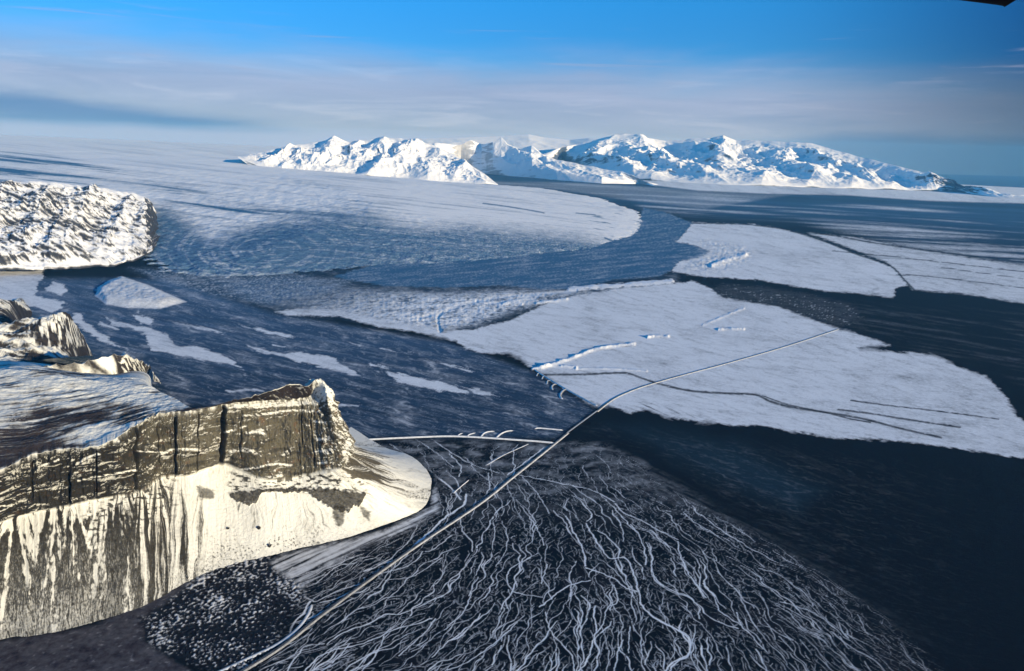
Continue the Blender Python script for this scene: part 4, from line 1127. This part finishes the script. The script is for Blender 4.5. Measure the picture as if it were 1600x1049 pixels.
# ------------------------------------------------------------------ far mountains
def massif(name, foot, crest, seed, rough=260, spur=1600, back=9000, top=0.55, snow_bias=0.35, ncol=620, nrow=230, prof=1.0, skip=1.0, rock=(0.052, 0.06, 0.075), fine=1.0, shelf=0.0, base_floor=True, detail=1.0, cliff=0.0, elong=0.0, ridges=(), jag=(0.0, 0.0), ground_foot=False, ends=(0, 0), snow_min=0.0):
    """foot: [(px, py, range)], crest: [(px, py, range)] -> heightfield between them, dropping again behind"""
    foot, crest = np.array(foot, float), np.array(crest, float)
    xs = np.linspace(max(foot[0, 0], crest[0, 0]), min(foot[-1, 0], crest[-1, 0]), ncol)
    A = at_range(xs, np.interp(xs, foot[:, 0], foot[:, 1]), np.interp(xs, foot[:, 0], foot[:, 2]))
    B = at_range(xs, np.interp(xs, crest[:, 0], crest[:, 1]), np.interp(xs, crest[:, 0], crest[:, 2]))
    fy = np.interp(xs, foot[:, 0], foot[:, 1]) + jag[0] * fbm(xs / 34, xs * 0 + seed, seed + 21, 4)
    cy = np.interp(xs, crest[:, 0], crest[:, 1]) + jag[1] * (fbm(xs / 30, xs * 0 + seed, seed + 22, 3) - 0.1)
    A = at_range(xs, fy, np.interp(xs, foot[:, 0], foot[:, 2])); B = at_range(xs, cy, np.interp(xs, crest[:, 0], crest[:, 2]))
    A0 = at_height(xs, fy, 0.0)
    A = np.where(A[:, 2:3] < (600 if ground_foot else 0), A0, A)
    v = np.concatenate([np.linspace(-0.06 if not cliff else -0.004, 1, nrow), np.linspace(1.02, 2.0, nrow // 4)])[:, None]
    D = B - A
    P = A[None] + v[..., None] * D[None]
    e = np.where(v < 1, np.clip(v, 0, 1), 1)
    h = prof * e ** 0.8 + (1 - prof) * e                    # convex profile
    if cliff:
        h = cliff * sst(0.0, 0.05, v) + (1 - cliff) * h
    h = np.where(v > 1, 1 - 0.9 * (v - 1) ** 1.2, h)
    h = np.where(v < 0, v * 9, h)
    hz = (B[:, 2] - A[:, 2])[None]
    base = A[:, 2][None] + hz * h
    X, Y = P[..., 0], P[..., 1]
    env = np.clip(np.sin(np.clip(v, 0, 1) * pi) ** 0.7 * 1.0 + 0.10 * sst(0.1, 0.9, v), 0, 1)
    if cliff:
        env = np.maximum(env, 0.75 * sst(0.0, 0.03, v) * sst(1.0, 0.9, v))
    env = env * np.clip(hz / 700.0, 0.12, 1.3)
    along = (X * cos(0.35) + Y * sin(0.35)); across = (-X * sin(0.35) + Y * cos(0.35))
    wx = 0.35 * spur * fbm(X / spur / 2, Y / spur / 2, seed + 9, 3)
    sp = ridged((along + wx) / spur, across / (spur * 3.2), seed, 5, 0.52) - 0.52
    rg = ridged(X / (spur * 0.42), Y / (spur * 0.42), seed + 3, 4) - 0.5
    lowm = 1 - sst(top, 1.0, v) * 0.75
    Zf = base + rough * env * lowm * (1.7 * sp + 0.42 * fine * rg)
    Zf += rough * 0.11 * detail * np.clip(env, 0.0, 1) * fbm(X / (spur * 0.12), Y / (spur * 0.12), seed + 5, 3)
    if elong:
        Zf += elong * np.clip(env, 0, 1) * (ridged((X - 0.5 * Y) / 1700 + wx / 900, (Y + 0.35 * X) / 340, seed + 11, 4) - 0.5 + 0.5 * (ridged((X - 0.3 * Y) / 420, (Y + 0.4 * X) / 120, seed + 12, 3) - 0.5))
    for line, rh, rw in ridges:
        L_ = np.array(line, float); L_ = L_[np.argsort(L_[:, 1])]
        cx = np.interp(v, L_[:, 1], L_[:, 0]); w_ = rw * (1.25 - 0.55 * np.clip(v, 0, 1))
        dxp = np.abs(xs[None] - cx + 7 * fbm(v * 5 + 0 * xs, v * 0 + rh, seed + 31, 3))
        on = sst(L_[0, 1] - 0.12, L_[0, 1] + 0.05, v) * sst(L_[-1, 1] + 0.05, L_[-1, 1] - 0.02, v)
        Zf += rh * on * np.clip(1 - dxp / w_, 0, 1) ** 1.15
    if shelf:
        q = Zf / shelf; f = q - np.floor(q); Zf = Zf * 0.45 + 0.55 * shelf * (np.floor(q) + sst(0.25, 0.75, f))
    Zf = np.maximum(Zf, base * 0 + A[:, 2][None] - (60 + 900 * (v < 0))) if base_floor else Zf
    for e_, side in ((ends[0], 0), (ends[1], 1)):
        if e_:
            dx_ = (xs - xs[0]) if side == 0 else (xs[-1] - xs)
            tp = sst(0.05, 1.0, dx_[None] / e_ + 0.42 * fbm(v * 5 + 0 * xs, xs[None] / 40 + 0 * v, seed + 41, 4))
            Zf = (Zf + 40) * tp - 40
    P[..., 2] = Zf
    # round the two ends down into the plain
    N = grid_normals(P)
    st = fbm(X / (spur * 0.30), Y / (spur * 0.30) + P[..., 2] / (spur * 0.06), seed + 7, 4)
    q = snow_bias + 1.5 * (N[..., 2] - 0.72) + 0.45 * st
    if elong:
        q = q + 0.5 * fbm((X - 0.4 * Y) / 900, (Y + 0.4 * X) / 170, seed + 13, 5) + 0.10
    snow = np.maximum(sst(-0.10, 0.22, q), snow_min)
    bare = np.ones(X.shape + (3,)) * np.array(rock)
    return structure(grid_mesh(name, P, FAR_MAT, {'snow': snow}, cols={'bare': bare}))


FAR_MAT = terrain_mat('far_rock_and_snow', (0.006, 0.002), 1.0, (0.3, 8.0), 0.006)
K = 1000.0
# the broken ice-scoured hills at the left margin of the glacier
massif('mountain', [(-330, 440, 10.2 * K), (-120, 424, 10.9 * K), (0, 419, 11.1 * K), (90, 418, 11.0 * K), (170, 414, 11.1 * K), (210, 405, 11.5 * K), (238, 388, 12.4 * K), (246, 368, 13.6 * K), (254, 352, 14.6 * K), (256, 340, 15.2 * K)],
       [(-330, 284, 15.5 * K), (-120, 284, 16.0 * K), (0, 286, 16.0 * K), (40, 284, 16.1 * K), (75, 284, 16.2 * K), (110, 289, 16.4 * K), (150, 293, 16.6 * K), (185, 299, 16.6 * K), (200, 302, 16.8 * K), (212, 303, 16.9 * K), (235, 312, 16.6 * K), (248, 326, 16.3 * K), (256, 336, 15.9 * K)],
       301, rough=130, spur=1500, top=0.9, snow_bias=-0.02, prof=0.5, ncol=800, nrow=400, fine=0.8, rock=(0.035, 0.036, 0.042), detail=0.9, cliff=0.07, elong=130, ridges=(([(78, 0.92), (62, 0.5), (40, 0.1)], 75, 24), ([(150, 0.95), (125, 0.5), (100, 0.1)], 85, 26), ([(205, 0.9), (192, 0.6), (168, 0.15)], 75, 22), ([(10, 0.9), (-12, 0.5), (-30, 0.1)], 75, 24), ([(-70, 0.9), (-90, 0.4)], 70, 24), ([(112, 0.6), (88, 0.3), (80, 0.05)], 55, 16), ([(232, 0.8), (222, 0.4)], 55, 14)), jag=(5.0, 4.0), ends=(0, 30))
# the valley mountains beyond the ice
massif('mountain', [(372, 246, 36 * K), (400, 258, 35.0 * K), (440, 269, 34.0 * K), (500, 275, 33.2 * K), (560, 278, 32.6 * K), (640, 282, 32.0 * K), (700, 286, 31.6 * K), (760, 289, 31.2 * K), (778, 289, 31.2 * K)],
       [(372, 244, 37 * K), (400, 240, 38.0 * K), (430, 233, 38.5 * K), (470, 226, 39.0 * K), (500, 222, 39.2 * K), (522, 217, 39.2 * K), (545, 222, 39.2 * K), (570, 220, 39.4 * K), (598, 214, 39.4 * K), (625, 216, 39.0 * K), (650, 220, 38.6 * K), (680, 228, 37.5 * K), (705, 240, 36.5 * K), (735, 257, 34.8 * K), (760, 275, 32.6 * K), (778, 288, 31.5 * K)],
       311, rough=250, spur=1900, top=0.8, snow_bias=0.31, prof=0.5, ncol=760, nrow=280, fine=0.7, detail=0.9, jag=(0, 2.5), ridges=(([(655, 0.95), (632, 0.5), (575, 0.02)], 247, 29), ([(690, 0.9), (672, 0.45), (668, 0.05)], 172, 25), ([(720, 0.9), (742, 0.3), (758, 0.05)], 127, 18), ([(524, 1.0), (512, 0.6), (470, 0.15)], 172, 27), ([(560, 0.95), (545, 0.4), (530, 0.1)], 150, 20), ([(452, 0.95), (440, 0.5), (415, 0.1)], 195, 17), ([(600, 0.95), (590, 0.6), (560, 0.35)], 150, 23), ([(480, 0.8), (452, 0.3), (440, 0.05)], 127, 14)))
massif('mountain', [(640, 262, 41 * K), (700, 268, 40 * K), (760, 272, 39.5 * K), (800, 276, 39 * K), (870, 282, 37.5 * K), (940, 287, 36.5 * K), (1010, 288, 36 * K), (1050, 287, 36 * K)],
       [(640, 222, 46 * K), (690, 224, 46 * K), (722, 227, 46 * K), (735, 223, 46 * K), (752, 227, 46 * K), (770, 226, 45 * K), (783, 221, 45 * K), (792, 232, 44.5 * K), (812, 236, 44 * K), (830, 230, 43.5 * K), (845, 240, 43 * K), (870, 250, 42 * K), (900, 256, 41 * K), (940, 263, 39.5 * K), (1000, 276, 37.5 * K), (1050, 286, 36.2 * K)],
       321, rough=190, spur=2400, top=0.85, snow_bias=0.66, snow_min=0.42, prof=0.8, ends=(40, 90), rock=(0.05, 0.058, 0.075), ncol=620, nrow=240, fine=0.9, detail=1.2, ground_foot=True, jag=(0, 2.5), ridges=(([(786, 1.0), (826, 0.6), (868, 0.1)], 300, 62), ([(736, 1.0), (752, 0.7), (800, 0.3)], 130, 34), ([(832, 0.95), (880, 0.5), (940, 0.15)], 200, 36)))
# snow domes behind, then the great ice-capped volcano
massif('mountain', [(560, 236, 60 * K), (700, 232, 58 * K), (800, 244, 55 * K), (900, 256, 52 * K), (960, 262, 50 * K)],
       [(560, 219, 64 * K), (700, 216, 63 * K), (780, 213, 63 * K), (826, 210, 63 * K), (850, 215, 62 * K), (890, 219, 61 * K), (920, 216, 60 * K), (960, 219, 58 * K)],
       331, rough=70, spur=4200, snow_bias=0.8, prof=0.6, ncol=300, nrow=90)
massif('mountain', [(840, 262, 46 * K), (880, 268, 44.5 * K), (930, 275, 42.5 * K), (990, 281, 41 * K), (1060, 285, 40 * K), (1120, 288, 39 * K), (1200, 291, 38 * K), (1300, 294, 37.5 * K), (1400, 297, 38 * K), (1480, 300, 39 * K), (1560, 303, 40 * K), (1640, 305, 41 * K)],
       [(840, 244, 50 * K), (870, 233, 52 * K), (900, 226, 53 * K), (930, 219, 53 * K), (960, 213, 53 * K), (975, 210, 53 * K), (1000, 210, 53 * K), (1012, 216, 53 * K), (1040, 221, 54 * K), (1080, 217, 54 * K), (1110, 216, 54 * K), (1130, 212, 54 * K), (1150, 219, 54 * K), (1200, 221, 53 * K), (1245, 223, 52 * K), (1268, 224, 52 * K), (1300, 233, 50 * K), (1350, 247, 48 * K), (1400, 259, 46 * K), (1450, 271, 44.5 * K), (1500, 283, 43 * K), (1540, 290, 42 * K), (1580, 297, 41.5 * K), (1640, 303, 41.5 * K)],
       341, rough=410, spur=3000, top=0.62, snow_bias=0.33, prof=0.8, ncol=1150, nrow=320, fine=0.8, detail=0.9, ground_foot=True, ends=(0, 190), jag=(0, 1.6), ridges=(([(962, 0.98), (930, 0.55), (905, 0.08)], 148, 27), ([(1004, 0.97), (1010, 0.5), (985, 0.1)], 162, 27), ([(1040, 0.5), (1030, 0.2), (1018, 0.03)], 189, 25), ([(1085, 0.85), (1080, 0.5), (1060, 0.2)], 117, 32), ([(1140, 0.8), (1120, 0.45), (1100, 0.1)], 135, 30), ([(1215, 0.5), (1205, 0.25), (1190, 0.03)], 171, 30), ([(1290, 0.6), (1275, 0.3), (1262, 0.04)], 126, 25), ([(1345, 0.6), (1335, 0.3), (1330, 0.03)], 112, 22), ([(1400, 0.65), (1395, 0.3), (1392, 0.03)], 103, 21), ([(1450, 0.6), (1447, 0.03)], 85, 17), ([(1490, 0.6), (1488, 0.03)], 67, 15)))

# the sea beyond the sandy coast
me = bpy.data.meshes.new('sea')
pts = at_height([1180, 2600, 2600, 1120], [281, 345, 262, 262])
far = [(p[0], p[1], -2.0) for p in pts]
q0 = at_height(1500, 288.5); q1 = at_height(2300, 330)
me.from_pydata([(q0[0], q0[1], 1.0), (q1[0], q1[1], 1.0), (60000, 40000, 1.0), (58000, 71000, 1.0), (12000, 71000, 1.0)], [], [(0, 1, 2, 3, 4)])
me.materials.append(flat_mat('sea_water', (0.012, 0.030, 0.05), 0.25, 0.2, 0.0004))
so_ = bpy.data.objects.new('sea', me); COL.objects.link(so_); structure(so_)

# ------------------------------------------------------------------ road, flood banks, bridge and small things
def ribbon(name, pts, prof, mat, snow_prof, bare_prof, rough=0.6, step=6.0, taper=True, seed=0, parent=None, zoff=0.0):
    """an embankment: prof = [(offset, height)] across, swept along ground points"""
    W = at_height([p[0] for p in pts], [p[1] for p in pts])[:, :2]
    S = smooth_line(W, 12)
    L = np.concatenate([[0], np.cumsum(np.linalg.norm(np.diff(S, axis=0), axis=1))])
    n = max(6, int(L[-1] / step)); t = np.linspace(0, L[-1], n)
    S = np.stack([np.interp(t, L, S[:, 0]), np.interp(t, L, S[:, 1])], 1)
    T = np.gradient(S, axis=0); T /= np.linalg.norm(T, axis=1, keepdims=True)
    Nn = np.stack([T[:, 1], -T[:, 0]], 1)                     # to the right of travel
    m = len(prof)
    off = np.array([p[0] for p in prof]); hh = np.array([p[1] for p in prof])
    end = np.minimum(sst(0, 18, t), sst(L[-1], L[-1] - 18, t)) if taper else np.ones(n)
    end = 0.15 + 0.85 * end
    wob = 1 + 0.10 * fbm(t / 30, t * 0 + seed, 401 + seed, 3)
    P = np.empty((m, n, 3))
    for i in range(m):
        o = off[i] * wob * (0.6 + 0.4 * end)
        P[i, :, :2] = S + Nn * o[:, None]
        P[i, :, 2] = (hh[i] + (rough * fbm(t / 14, t * 0 + i * 0.7, 411 + seed, 3) if hh[i] > 0.5 else 0)) * np.where(hh[i] > 0, end, 1) + zoff
    snow = np.array(snow_prof)[:, None] * np.ones((1, n)) + 0.35 * fbm(t[None] / 25 + 0 * P[..., 0], np.arange(m)[:, None] * 0.9 + 0 * P[..., 0], 421 + seed, 3)
    if name == 'road':
        snow = snow * (0.55 + 0.45 * sst(930, 780, to_px(P)[1]))
    bare = np.array(bare_prof)[:, None, :] * np.ones((m, n, 1))
    o = grid_mesh(name, P, mat, {'snow': np.clip(snow, 0, 1)}, smooth=False, cols={'bare': bare})
    if parent:
        o.parent = parent
    return o


BANK_MAT = terrain_mat('gravel_bank', (0.25, 0.06), 1.2, (0.8, 1.0), 0.3)
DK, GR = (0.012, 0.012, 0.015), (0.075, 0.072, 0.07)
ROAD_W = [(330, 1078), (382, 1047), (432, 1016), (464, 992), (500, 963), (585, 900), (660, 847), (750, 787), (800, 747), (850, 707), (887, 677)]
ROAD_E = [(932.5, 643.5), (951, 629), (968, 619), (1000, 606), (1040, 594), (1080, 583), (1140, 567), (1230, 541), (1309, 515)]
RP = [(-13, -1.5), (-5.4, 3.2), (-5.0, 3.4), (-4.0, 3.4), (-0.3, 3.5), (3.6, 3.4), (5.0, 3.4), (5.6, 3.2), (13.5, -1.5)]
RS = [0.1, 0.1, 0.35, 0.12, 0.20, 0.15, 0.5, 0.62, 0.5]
RB = [DK, DK, DK, (0.03, 0.03, 0.035), (0.035, 0.035, 0.04), (0.03, 0.03, 0.035), GR, GR, GR]  # shadow side dark, sun side pale: light and shade put into the slopes' colour
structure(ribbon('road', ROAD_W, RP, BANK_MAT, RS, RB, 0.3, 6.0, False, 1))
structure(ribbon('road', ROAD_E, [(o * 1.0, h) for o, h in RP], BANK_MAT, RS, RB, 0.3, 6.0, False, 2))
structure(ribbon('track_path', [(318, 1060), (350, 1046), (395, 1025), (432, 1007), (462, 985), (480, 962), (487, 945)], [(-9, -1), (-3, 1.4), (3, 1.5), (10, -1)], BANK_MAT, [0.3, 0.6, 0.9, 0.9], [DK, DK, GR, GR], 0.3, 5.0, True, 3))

BP = [(-11, -1.5), (-2.2, 4.4), (0, 4.7), (2.2, 4.4), (12, -1.5)]
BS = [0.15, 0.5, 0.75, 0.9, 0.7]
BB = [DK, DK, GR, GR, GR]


def bank(pts, label, name='flood_bank', cat='embankment', group=None, sc=1.0, seed=0, snow=BS):
    prof = [(o * sc, h * sc if h > 0 else h) for o, h in BP]
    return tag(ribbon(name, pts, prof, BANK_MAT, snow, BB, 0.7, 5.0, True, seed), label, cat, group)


bank([(548, 689.5), (580, 687), (640, 684), (700, 682), (745, 683.5), (790, 686.5), (840, 690), (866, 692.5)], 'long pale flood bank running from the cliff foot to the road', seed=11, sc=1.25)
bank([(831, 575), (850, 587.5), (880, 605.5), (907, 620.5), (934, 635)], 'straight snow-topped flood bank edging the white plain up to the road bridge', seed=12, sc=1.1)
bank([(835, 670.5), (841, 669.2), (858, 670.5), (880, 672.5)], 'single straight bank jutting into the river just beside the near bridge end', seed=13)
bank([(759, 728), (786, 712), (806, 703), (826, 694)], 'thin straight bank crossing the braided fan below the long flood bank', seed=14, sc=0.38)
bank([(708, 771), (722, 759), (733, 750)], 'short straight bank among braids close to the snowy scree tip', seed=15, sc=0.45)
g1 = 'spur dykes on the long pale flood bank'
bank([(714, 682), (718, 679), (723, 677)], 'smallest spur dyke on the long pale flood bank, first from the cliff', 'spur_dyke', 'spur dyke', g1, 0.7, 21)
bank([(729, 682.5), (734, 679), (743, 676.5)], 'small slanting spur dyke, second from the cliff on the long flood bank', 'spur_dyke', 'spur dyke', g1, 0.75, 22)
bank([(751, 683), (756, 677.5), (763, 675), (773, 674)], 'curved spur dyke, third from the cliff on the long flood bank', 'spur_dyke', 'spur dyke', g1, 0.85, 23)
bank([(775, 684.5), (782, 678.5), (791, 674.5), (802, 673)], 'longest curved spur dyke on the long flood bank, the one closest to the road', 'spur_dyke', 'spur dyke', g1, 0.9, 24)
g2 = 'hooked spur dykes below the white plain'
bank([(845, 583.5), (840.5, 584), (838.5, 588)], 'smallest hooked spur dyke, topmost of the five below the white plain', 'spur_dyke', 'spur dyke', g2, 0.7, 25)
bank([(853, 589), (848.5, 588.8), (846.8, 593)], 'second hooked spur dyke from the top below the white plain', 'spur_dyke', 'spur dyke', g2, 0.75, 26)
bank([(861, 595), (856, 595.3), (854.4, 600.5)], 'middle one of five hooked spur dykes below the white plain', 'spur_dyke', 'spur dyke', g2, 0.8, 27)
bank([(871, 600.5), (865, 601.5), (862, 605.5), (864, 609.5)], 'fourth hooked spur dyke, next to the largest hook', 'spur_dyke', 'spur dyke', g2, 0.95, 28)
bank([(887, 608.5), (881, 610), (876, 616), (876, 621), (880, 624)], 'largest hooked spur dyke, the one closest to the bridge', 'spur_dyke', 'spur dyke', g2, 1.1, 29)

# the road bridge over the dark river
a3, b3 = at_height(887, 677), at_height(932.5, 643.5)
span = float(np.linalg.norm(b3 - a3)); ang = atan2(b3[1] - a3[1], b3[0] - a3[0])
br = bpy.data.objects.new('road_bridge', None); COL.objects.link(br)
br.location = a3; br.rotation_euler = (0, 0, ang)
tag(br, 'long low road bridge with many piers over the dark river', 'bridge')
conc = flat_mat('weathered_concrete', (0.30, 0.29, 0.27), 0.85, 0.2, 0.3)
steel = flat_mat('galvanised_rail', (0.45, 0.45, 0.45), 0.5, 0.1, 0.5, 0.6)
snowm = flat_mat('packed_snow', (0.62, 0.63, 0.66), 0.9, 0.15, 0.2, 0, 0.1)
bm = bmesh.new(); bm_box(bm, (span / 2, 0, 4.35), (span + 8, 8.4, 0.9), 0, 0.08); bm_obj('deck', bm, conc, br)
bm = bmesh.new(); bm_box(bm, (span / 2, -0.2, 4.86), (span + 8, 6.4, 0.12), 0, 0.03); bm_obj('snowy_roadway', bm, snowm, br)
for s in (-1, 1):
    bm = bmesh.new()
    bm_box(bm, (span / 2, s * 4.0, 5.0), (span + 8, 0.35, 0.42), 0, 0.04)
    bm_obj('kerb_beam', bm, conc, br)
    bm = bmesh.new()
    for z in (5.6, 6.0):
        bm_box(bm, (span / 2, s * 4.0, z), (span + 8, 0.12, 0.14))
    for i in range(int(span / 6)):
        bm_box(bm, (3 + i * 6.0, s * 4.0, 5.62), (0.14, 0.1, 0.84))
    bm_obj('railing', bm, steel, br)
npier = 16
for i in range(npier):
    x = span * (i + 1) / (npier + 1)
    bm = bmesh.new(); bm_box(bm, (x, 0, 1.6), (1.3, 6.4, 4.4), 0, 0.3); bm_box(bm, (x, 0, 3.72), (1.8, 7.6, 0.44), 0, 0.08)
    bm_obj('pier', bm, conc, br)
for x in (-6, span + 6):
    bm = bmesh.new(); bm_box(bm, (x, 0, 1.9), (12, 9.5, 4.6), 0, 0.4); bm_obj('abutment', bm, conc, br)


def on_headland(px, py):
    d = (HEAD_PX - px) ** 2 + (HEAD_PY - py) ** 2 + np.where(HEAD_B > 1, 1e9, 0)
    i = np.unravel_index(np.argmin(d), d.shape)
    return HEAD_P[i]


ROCKM = terrain_mat('boulder_rock', (0.4, 0.1), 0.8, (1.0, 0.6), 0.5)


def boulder(px, py, r, seed, label):
    p = on_headland(px, py)
    bm = bmesh.new(); bmesh.ops.create_icosphere(bm, subdivisions=5, radius=1.0)
    V = np.array([v.co for v in bm.verts])
    k = 1 + 0.34 * fbm(V[:, 0] * 1.3 + seed, V[:, 1] * 1.3 + V[:, 2], seed, 4) + 0.14 * fbm(V[:, 2] * 3 + seed, V[:, 0] * 3, seed + 3, 3)
    for f in range(9):
        rng = np.random.RandomState(seed * 10 + f); nrm = rng.normal(size=3); nrm /= np.linalg.norm(nrm)
        dd = V @ nrm * k; k = np.where(dd > 0.72, k * 0.72 / np.maximum(dd, 0.01), k)
    for v, q in zip(bm.verts, k):
        v.co = Vector((v.co.x * q * r * 1.15, v.co.y * q * r, v.co.z * q * r * 0.85))
    o = bm_obj('boulder', bm, ROCKM, None, False)
    o.location = (p[0], p[1], p[2] + r * 0.35); o.rotation_euler = (0, 0, seed)
    me = o.data
    at = me.attributes.new('snow', 'FLOAT', 'POINT'); at.data.foreach_set('value', np.clip([0.75 * (v.normal.z - 0.62) for v in me.vertices], 0, 1))
    at = me.attributes.new('bare', 'FLOAT_COLOR', 'POINT'); at.data.foreach_set('color', np.tile([0.02, 0.018, 0.016, 1], len(me.vertices)))
    tag(o, label, 'boulder', 'dark boulders on the snowy scree')


boulder(405, 826, 9.0, 3, 'big dark boulder high on the white scree under the cliff')
boulder(421, 853, 9.0, 5, 'big dark boulder low on the white scree close to its foot')
boulder(356, 826, 7.0, 8, 'dark boulder farthest up the scree toward the dark chutes, beside speckled snow')
boulder(293, 903, 5.0, 9, 'small dark boulder at the scree edge by the blue hollow')

# a lone lorry on the road
car_p = at_height(1113, 574.5); car_q = at_height(1140, 567)
lorry = bpy.data.objects.new('lorry', None); COL.objects.link(lorry)
lorry.location = (car_p[0], car_p[1], 3.55); lorry.rotation_euler = (0, 0, atan2(car_q[1] - car_p[1], car_q[0] - car_p[0]))
tag(lorry, 'tiny dark lorry alone on the road across the white plain', 'lorry')
dkp = flat_mat('dark_paint', (0.03, 0.035, 0.05), 0.4, 0.15, 0.8); rub = flat_mat('tyre_rubber', (0.012, 0.012, 0.012), 0.9, 0.1, 3)
gls = flat_mat('cab_glass', (0.02, 0.03, 0.04), 0.1, 0.1, 1)
bm = bmesh.new(); bm_box(bm, (-1.6, 0, 2.3), (8.4, 2.5, 2.7), 0, 0.08); bm_obj('cargo_box', bm, dkp, lorry)
bm = bmesh.new(); bm_box(bm, (3.9, 0, 1.95), (2.1, 2.4, 2.3), 0, 0.2); cab = bm_obj('cab', bm, dkp, lorry)
bm = bmesh.new(); bm_box(bm, (4.97, 0, 2.45), (0.06, 2.0, 0.8)); bm_obj('windscreen', bm, gls, cab)
bm = bmesh.new(); bm_box(bm, (-0.4, 0, 0.85), (10.4, 1.1, 0.25)); bm_obj('chassis', bm, rub, lorry)
for x in (-4.2, -2.9, 3.6):
    for s in (-1, 1):
        bm = bmesh.new()
        r = bmesh.ops.create_cone(bm, cap_ends=True, segments=20, radius1=0.52, radius2=0.52, depth=0.4)
        bmesh.ops.transform(bm, matrix=Matrix.Translation((x, s * 1.0, 0.52)) @ Matrix.Rotation(pi / 2, 4, 'X'), verts=r['verts'])
        bm_obj('wheel', bm, rub, lorry)

# the wing tip of the survey aeroplane at the upper edge
wing = bpy.data.objects.new('aeroplane_wing', None); COL.objects.link(wing)
cz = np.array([0, 0, CAMZ])
q = lambda x, y, d: cz + ray(x, y) * d
o0 = q(1563, 14, 7.0)
wing.location = o0
tag(wing, 'black wing end of the aeroplane reaching in at the upper edge of the sky', 'aeroplane wing')
span_d = q(1250, -26, 7.0) - o0; span_d /= np.linalg.norm(span_d)
up_d = q(1600, -33, 7.0) - o0; up_d /= np.linalg.norm(up_d)
chord = np.cross(span_d, up_d); chord /= np.linalg.norm(chord)
if chord @ Fv > 0:
    chord = -chord
wm = flat_mat('black_wing_shade', (0.006, 0.005, 0.005), 0.7, 0.2, 2.0, 0, 0.1)  # near-black colour stands in for shade, so the sun won't brighten the wing
bm = bmesh.new()
ringn = 28
prev = None
for k, (s, tk) in enumerate([(-0.02, 0.55), (0.0, 0.9), (0.05, 1.0), (0.4, 1.0), (1.2, 1.0), (2.4, 1.0), (3.6, 1.0)]):
    ring = []
    for j in range(ringn):
        a = 2 * pi * j / ringn
        c = 0.5 - 0.5 * cos(a); y = 0.62 * (sqrt_ := math.sqrt(max(c, 0))) * (1 - c) + 0.02
        y = y * (1 if a < pi else -0.6)
        p = span_d * s + chord * (c * 1.35 * (0.85 + 0.15 * tk)) + up_d * ((y * 0.34 + 0.045) * tk)
        ring.append(bm.verts.new(p))
    if prev:
        for j in range(ringn):
            bm.faces.new((prev[j], prev[(j + 1) % ringn], ring[(j + 1) % ringn], ring[j]))
    else:
        bm.faces.new(ring[::-1])
    prev = ring
bm.faces.new(prev)
bm_obj('wing_skin', bm, wm, wing, True)
bm = bmesh.new(); bm_box(bm, tuple(span_d * 1.6 + chord * 1.36 + up_d * 0.09), (0.1, 0.1, 0.05)); bm_obj('aileron_hinge', bm, wm, wing)
